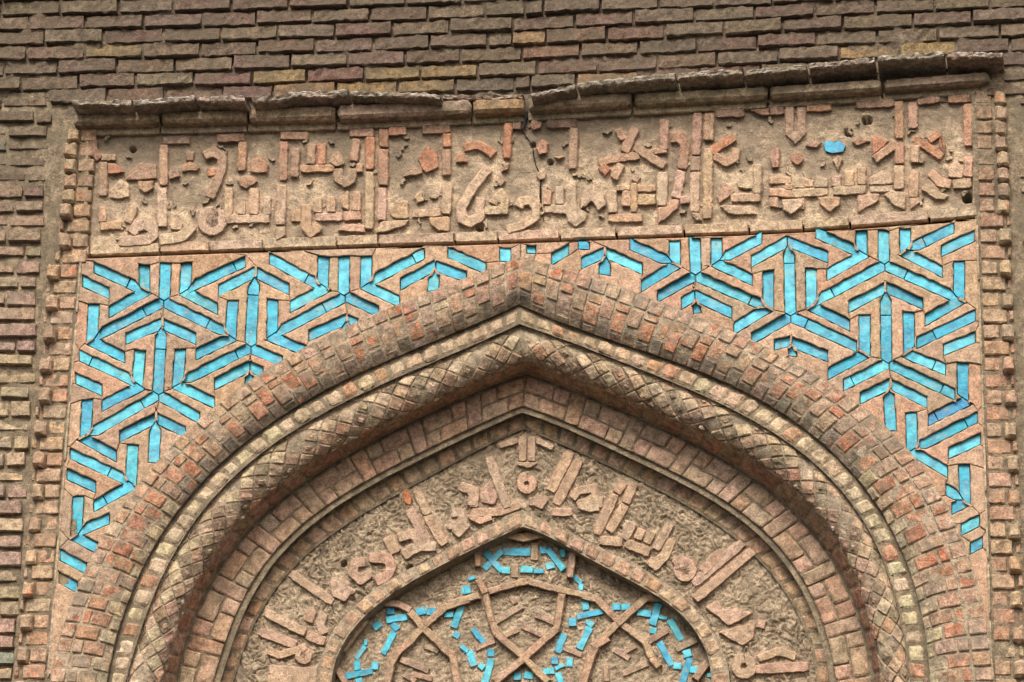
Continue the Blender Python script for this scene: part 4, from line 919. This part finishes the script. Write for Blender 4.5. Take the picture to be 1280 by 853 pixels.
# ------------------------------------------------------------------ tympanum inscription band
YB = .272
tym = thing('tympanum_inscription', 'curved tympanum band of raised pink lettering over carved arabesque ground', 'tympanum', 655, 600)
k7b = Curve(7, .245)
tymr = Ring(K[6], k7b, lambda v: (v * 1.02, YB))
MT = Mask(); MK = Mask()
def swirl(p):
    q = p * 30; wv = Vector((noise.noise(q * .8 + Vector((5, 1, 2))), 0, noise.noise(q * .8 + Vector((1, 9, 4))))) * 1.1
    v = math.sin(noise.noise(q + wv) * 15); return (.5 + .5 * v) ** .6 * (.75 + .5 * noise.noise(q * .3))
TL = [((290, 690, .1911), [(S, 55, [(380, 140), (660, 330)]), (Q, [(640, 180), (720, 170), (790, 260), (740, 330), (650, 290)]), (S, 55, [(215, 395), (480, 530)]), (S, 58, [(490, 545), (610, 590)]), (S, 58, [(180, 520), (420, 610)]),
   (S, 45, [(240, 650), (310, 680), (400, 650), (490, 620)]), (O, 468, 680, 35, 46), (S, 55, [(530, 380), (500, 460)]), (S, 55, [(600, 400), (575, 470), (600, 540)]), (S, 58, [(240, 770), (440, 790), (560, 790)]), (S, 58, [(230, 830), (600, 850)])]),
 ((400, 580, .211), [(S, 50, [(270, 580), (205, 590), (195, 650), (240, 690), (295, 650)]), (S, 55, [(290, 555), (400, 560), (425, 610), (400, 665), (330, 700)]), (Q, [(55, 700), (130, 690), (220, 760), (130, 810), (70, 770)]),
   (S, 65, [(400, 430), (450, 530)]), (S, 50, [(460, 440), (560, 410), (590, 490)]), (S, 55, [(490, 545), (580, 490), (690, 490)]), (S, 55, [(530, 270), (640, 470)]), (Q, [(485, 170), (515, 150), (545, 200), (535, 245), (500, 235)], (.44, .17, .08)),
   (S, 50, [(575, 160), (640, 300)]), (S, 55, [(632, 305), (740, 480)]), (S, 45, [(760, 360), (800, 370), (850, 340), (835, 290), (780, 290)]), (S, 58, [(870, 350), (800, 420)]), (S, 50, [(830, 130), (910, 160), (900, 250)]), (S, 58, [(890, 290), (948, 330)])]),
 ((560, 530, .1876), [(S, 60, [(270, 220), (400, 560)]), (Q, [(210, 450), (270, 390), (330, 490), (310, 540), (220, 530)]), (S, 52, [(80, 420), (180, 450), (170, 560)]), (S, 52, [(160, 590), (330, 590), (480, 540)]), (S, 40, [(150, 620), (220, 650), (290, 620)]),
   (S, 50, [(496, 85), (496, 250)]), (S, 50, [(556, 85), (556, 250)]), (Q, [(460, 255), (590, 255), (590, 275), (530, 297), (465, 278)]), (O, 525, 400, 42, 52), (S, 36, [(340, 150), (465, 110)]), (S, 36, [(590, 110), (700, 160)]),
   (S, 65, [(815, 190), (680, 450)]), (S, 58, [(640, 490), (600, 560)]), (S, 65, [(875, 240), (720, 540)]), (S, 50, [(540, 520), (610, 520)]), (S, 50, [(825, 500), (860, 450), (970, 430), (985, 480), (950, 510), (860, 545)]), (S, 48, [(690, 590), (830, 590)]), (S, 50, [(1010, 480), (1000, 560)]), (S, 50, [(1060, 560), (990, 740)]), (Q, [(1000, 780), (1066, 750), (1066, 810)])]),
 ((720, 560, .1875), [(S, 55, [(320, 230), (270, 300)]), (S, 58, [(260, 310), (140, 570)]), (S, 58, [(390, 230), (330, 370)]), (S, 58, [(330, 380), (220, 560)]), (S, 58, [(380, 500), (320, 610)]), (S, 55, [(160, 620), (310, 630)]), (S, 58, [(330, 635), (490, 700)]),
   (S, 52, [(440, 540), (410, 610)]), (S, 52, [(510, 560), (470, 640)]), (S, 55, [(630, 510), (530, 680)]), (S, 62, [(640, 610), (590, 720), (530, 780), (485, 745)]), (S, 50, [(650, 780), (700, 745), (760, 770), (745, 830)]), (S, 58, [(960, 700), (840, 830)]), (Q, [(10, 350), (40, 340), (100, 330), (140, 260), (160, 420), (100, 430), (10, 410)])]),
 ((840, 650, .238), [(S, 48, [(110, 340), (370, 120)]), (S, 48, [(120, 420), (460, 130)]), (O, 70, 265, 38, 46), (Q, [(170, 460), (240, 420), (270, 470), (340, 470), (430, 490), (300, 560), (240, 510)]), (Q, [(240, 590), (340, 560), (440, 540), (430, 620), (370, 665), (310, 630)]), (S, 40, [(445, 545), (490, 552)]),
   (O, 378, 770, 42, 52), (S, 48, [(440, 785), (720, 770)]), (S, 40, [(450, 730), (560, 690), (650, 720)])])]
for (x0, y0, s), L in TL:
    for it in L: MT.fill(shape(it, x0, y0, s, 1.12))
MT.blur(2, 3)
for sg in (-1, 1):
    pg = grid('carved_ground', lambda a, b, hh: (lambda p: p + Vector((0, hole(*toP(p)) - .013 * lerp(swirl(p), .85, min(1, 1.3 * MT.at(*toP(p)))) + .006 - .005 * noise.noise(p * 90), 0)))(tymr.base(a, b)), sg * 1e-5, sg, 420, -.1, 1.02, 90, M['carved'], tym); claypaint(pg, MT)
for (x0, y0, s), L in TL:
    for it in L:
        c = it[2] if it[0] == Q and len(it) > 2 else jc(R.choice([(.41, .275, .195), (.40, .265, .185), (.42, .29, .205)]), .06)
        poly('letter', worn((lambda q: inset(q if area2(q) > 0 else q[::-1], -.5))(shape(it, x0, y0, s, 1.12)), .12), .2575 + R.uniform(-.002, .002), .03, M['terra'], tym, c, bev=1.5, bevd=.005, step=4, jit=.5, rough=.0001)
# ------------------------------------------------------------------ inner arch of square bricks
inn = Ring(K[7], K[8], lambda v: (v, DEP[7]))
th = thing('tympanum_arch', 'innermost small pointed arch of square pink bricks around the knotwork panel', 'arch', 653, 648)
ringbed('mortar_bed', inn, M['mortar_pale'], th, h=-.006, nv=3)
rs = Ring(K[8], K[8], lambda v: (0, lerp(DEP[8] + .005, .335, v)))
for sg in (-1, 1):
    grid('mortar_bed', lambda a, b, h: rs.base(a, b), sg * 1e-5, sg, 120, 0, 1, 2, M['mortar'], th)
rs7 = Ring(K[7], K[7], lambda v: (0, lerp(DEP[7] + .005, .3, v)))
for sg in (-1, 1):
    grid('mortar_bed', lambda a, b, h: rs7.base(a, b), sg * 1e-5, sg, 120, 0, 1, 2, M['mortar'], th)
for side in (0, 1):
    sg = -1 if side == 0 else 1; ts = courses(inn, side, .061); gp = side_t(inn, sg, .0045)
    for a, b in zip(ts, ts[1:]):
        patch('brick', ((a + sg * gp, .1), (b - sg * gp, .1), (b - sg * gp, .98), (a + sg * gp, .98)), inn, 2, 2, M['ring'], th, jc(R.choice([(.39, .25, .17), (.38, .24, .155), (.41, .28, .19)]), .07), rnd=.005, depth=.03, rough=.002, edge=.17, wob=.05, tilt=.004)
# ------------------------------------------------------------------ knotwork panel
kn = thing('knotwork_panel', 'tympanum panel of interlaced brick ribs with broken turquoise tile pieces', 'panel', 650, 780)
YK = .312
flap = Ring(K[8], K[8], lambda v: (0, YK))
Z6, Z7, Z8 = (405, 700, .1793), (560, 660, .2262), (730, 690, .1911)
RIB = [(Z6, [(50, [(400, 295), (520, 310), (600, 350)]), (55, [(600, 365), (690, 470), (860, 640), (900, 670), (930, 870)]), (52, [(1010, 278), (850, 330), (700, 460), (600, 570), (510, 650), (470, 720), (440, 870)]), (52, [(290, 420), (130, 630)]), (50, [(90, 760), (150, 860)])]),
 (Z7, [(38, [(0, 422), (170, 375)]), (38, [(225, 352), (370, 312), (440, 295), (600, 340), (790, 380)]), (40, [(170, 290), (205, 360), (240, 520), (270, 590), (340, 650), (420, 720), (550, 850)]), (42, [(630, 370), (600, 560), (520, 630), (400, 740), (260, 850)]), (38, [(160, 110), (165, 210)]), (40, [(690, 140), (675, 270)]), (42, [(20, 690), (60, 870)]), (42, [(884, 610), (800, 660), (740, 870)])]),
 (Z8, [(50, [(-10, 285), (80, 310), (220, 450), (400, 590), (440, 690), (490, 750)]), (50, [(490, 300), (410, 300), (330, 370), (220, 470), (90, 600), (50, 680), (0, 850)]), (52, [(810, 720), (730, 830)])])]
n_ = 0
for (x0, y0, s), L in RIB:
    for wd, pts in L:
        n_ += 1
        pp = [(x0 + a * s, y0 + b * s) for a, b in pts]
        # a rib is laid from short bricks: break the stroke at its bends
        for a, b in zip(pp, pp[1:]):
            l = math.hypot(b[0] - a[0], b[1] - a[1]); u = ((b[0] - a[0]) / l, (b[1] - a[1]) / l); e = wd * s * .18
            poly('rib_brick', ribbon([(a[0] - u[0] * e, a[1] - u[1] * e), (b[0] + u[0] * e, b[1] + u[1] * e)], wd * s * 1.12), .286 + R.uniform(-.004, .004), .04, M['terra'], kn, jc((.37, .245, .165), .09), bev=1.9, bevd=.008, step=5, jit=.45, rough=.0001)
poly('arch_brick', [(Z7[0] + a * Z7[2], Z7[1] + b * Z7[2]) for a, b in [(285, 52), (350, 32), (420, 24), (490, 32), (545, 52), (420, 80)]], .284, .04, M['terra'], kn, jc((.38, .24, .16), .05), bev=1.0)
FLATS = [(Z7, [(38, 260, 520, 410, 430), (30, 310, 600, 390, 562), (30, 410, 545, 530, 600), (40, 370, 200, 370, 275), (42, 480, 80, 476, 180), (34, 480, 480, 590, 525), (34, 350, 380, 372, 420), (34, 150, 670, 260, 620), (30, 640, 665, 740, 705)]),
  (Z8, [(45, 415, 590, 550, 510), (45, 600, 640, 740, 570), (40, 200, 640, 300, 700), (40, 250, 800, 420, 730), (40, 140, 740, 150, 850), (38, 260, 660, 340, 610)]), (Z6, [(48, 530, 690, 730, 775), (44, 620, 800, 760, 830), (40, 700, 600, 800, 640), (40, 560, 800, 640, 850)])]
for (x0, y0, s), L in FLATS:
    for wd, a, b, c, d in L:
        MK.fill(ribbon([(x0 + a * s, y0 + b * s), (x0 + c * s, y0 + d * s)], wd * s))
        poly('strap_brick', ribbon([(x0 + a * s, y0 + b * s), (x0 + c * s, y0 + d * s)], wd * s), .302 + R.uniform(-.002, .002), .025, M['terra'], kn, jc((.34, .235, .165), .08), bev=.9, bevd=.004, step=5, jit=.4)
KT = [(Z6, [(55, 465, 335, 465, 380), (50, 430, 420, 580, 395), (52, 345, 475, 395, 440), (48, 475, 445, 515, 490), (44, 490, 500, 410, 660), (55, 640, 370, 710, 350), (52, 715, 358, 775, 365), (42, 835, 385, 905, 380), (52, 962, 315, 905, 475), (48, 900, 510, 945, 540), (52, 985, 190, 985, 240), (28, 292, 555, 290, 600), (38, 290, 600, 220, 690), (48, 225, 700, 235, 770), (44, 135, 815, 340, 775), (52, 360, 710, 352, 765), (46, 240, 825, 250, 870), (38, 50, 820, 50, 860), (36, 955, 600, 1004, 640)]),
 (Z7, [(38, 205, 135, 300, 240), (34, 200, 228, 300, 125), (40, 295, 234, 345, 236), (44, 303, 132, 457, 135), (40, 398, 230, 470, 232), (26, 470, 240, 530, 240), (40, 508, 125, 548, 122), (38, 552, 118, 640, 235), (38, 540, 215, 590, 205), (28, 635, 118, 635, 165), (34, 690, 270, 738, 305), (26, 735, 308, 735, 348), (48, 88, 345, 125, 340), (20, 110, 288, 150, 270), (34, 138, 560, 200, 635), (20, 70, 650, 100, 688), (44, 115, 680, 145, 765), (34, 170, 755, 200, 780), (42, 215, 692, 255, 690), (42, 240, 722, 200, 870), (42, 360, 820, 405, 820), (40, 420, 812, 475, 820), (38, 525, 795, 588, 790), (24, 590, 780, 645, 757), (38, 672, 715, 672, 770), (38, 590, 715, 590, 755), (38, 605, 800, 630, 870), (44, 642, 585, 603, 690), (46, 665, 522, 708, 522), (36, 712, 493, 858, 460), (42, 753, 408, 765, 455), (34, 770, 515, 802, 545), (40, 785, 550, 725, 670)]),
 (Z8, [(48, 185, 360, 240, 360), (44, 245, 365, 305, 358), (46, 345, 395, 440, 405), (52, 490, 335, 445, 480), (24, 485, 425, 545, 435), (48, 455, 495, 450, 538), (48, 560, 440, 637, 580), (46, 490, 590, 575, 745), (46, 585, 745, 640, 750), (58, 668, 640, 682, 690), (50, 695, 690, 640, 870), (46, 692, 768, 760, 775), (38, 820, 790, 820, 822)])]
for (x0, y0, s), L in KT:
    for wd, a, b, c, d in L:
        MK.fill(ribbon([(x0 + a * s, y0 + b * s), (x0 + c * s, y0 + d * s)], wd * s))
        cc = R.choice([(.04, .34, .45), (.03, .31, .42), (.018, .25, .38), (.06, .37, .46)])
        poly('glazed_tile', ribbon([(x0 + a * s, y0 + b * s), (x0 + c * s, y0 + d * s)], wd * s), .3035 + R.uniform(-.0025, .0025), .03, M['tile'], kn, jc(cc, .08), bev=.7, bevd=.002, step=4.5, jit=.5, rough=.0001)
MK.blur(1, 2)
V, F = [], []
NT = 230; NW = 150
for sg in (-1, 1):
    k0 = len(V)
    for i in range(NT + 1):
        x, z = K[8].at(sg * max(1e-5, i / NT)); xm, zm = K[8].apex[0], min(z, K[8].apex[1])
        for j in range(NW + 1):
            f = j / NW; p = Vector((lerp(x, K[8].apex[0], f), YK, z)); m_ = MK.at(*toP(p)); p.y += lerp(-.009 * swirl(p * 1.25) + .004 - .004 * noise.noise(p * 80), -.0025, min(1, m_ * 1.3)); V.append(p)
    for i in range(NT):
        for j in range(NW):
            q = k0 + i * (NW + 1) + j; f = (q, q + 1, q + NW + 2, q + NW + 1); F.append(f if sg > 0 else f[::-1])
nr = (V[F[0][1]] - V[F[0][0]]).cross(V[F[0][2]] - V[F[0][0]])
obj('carved_ground', V, F, M['carved'], kn)
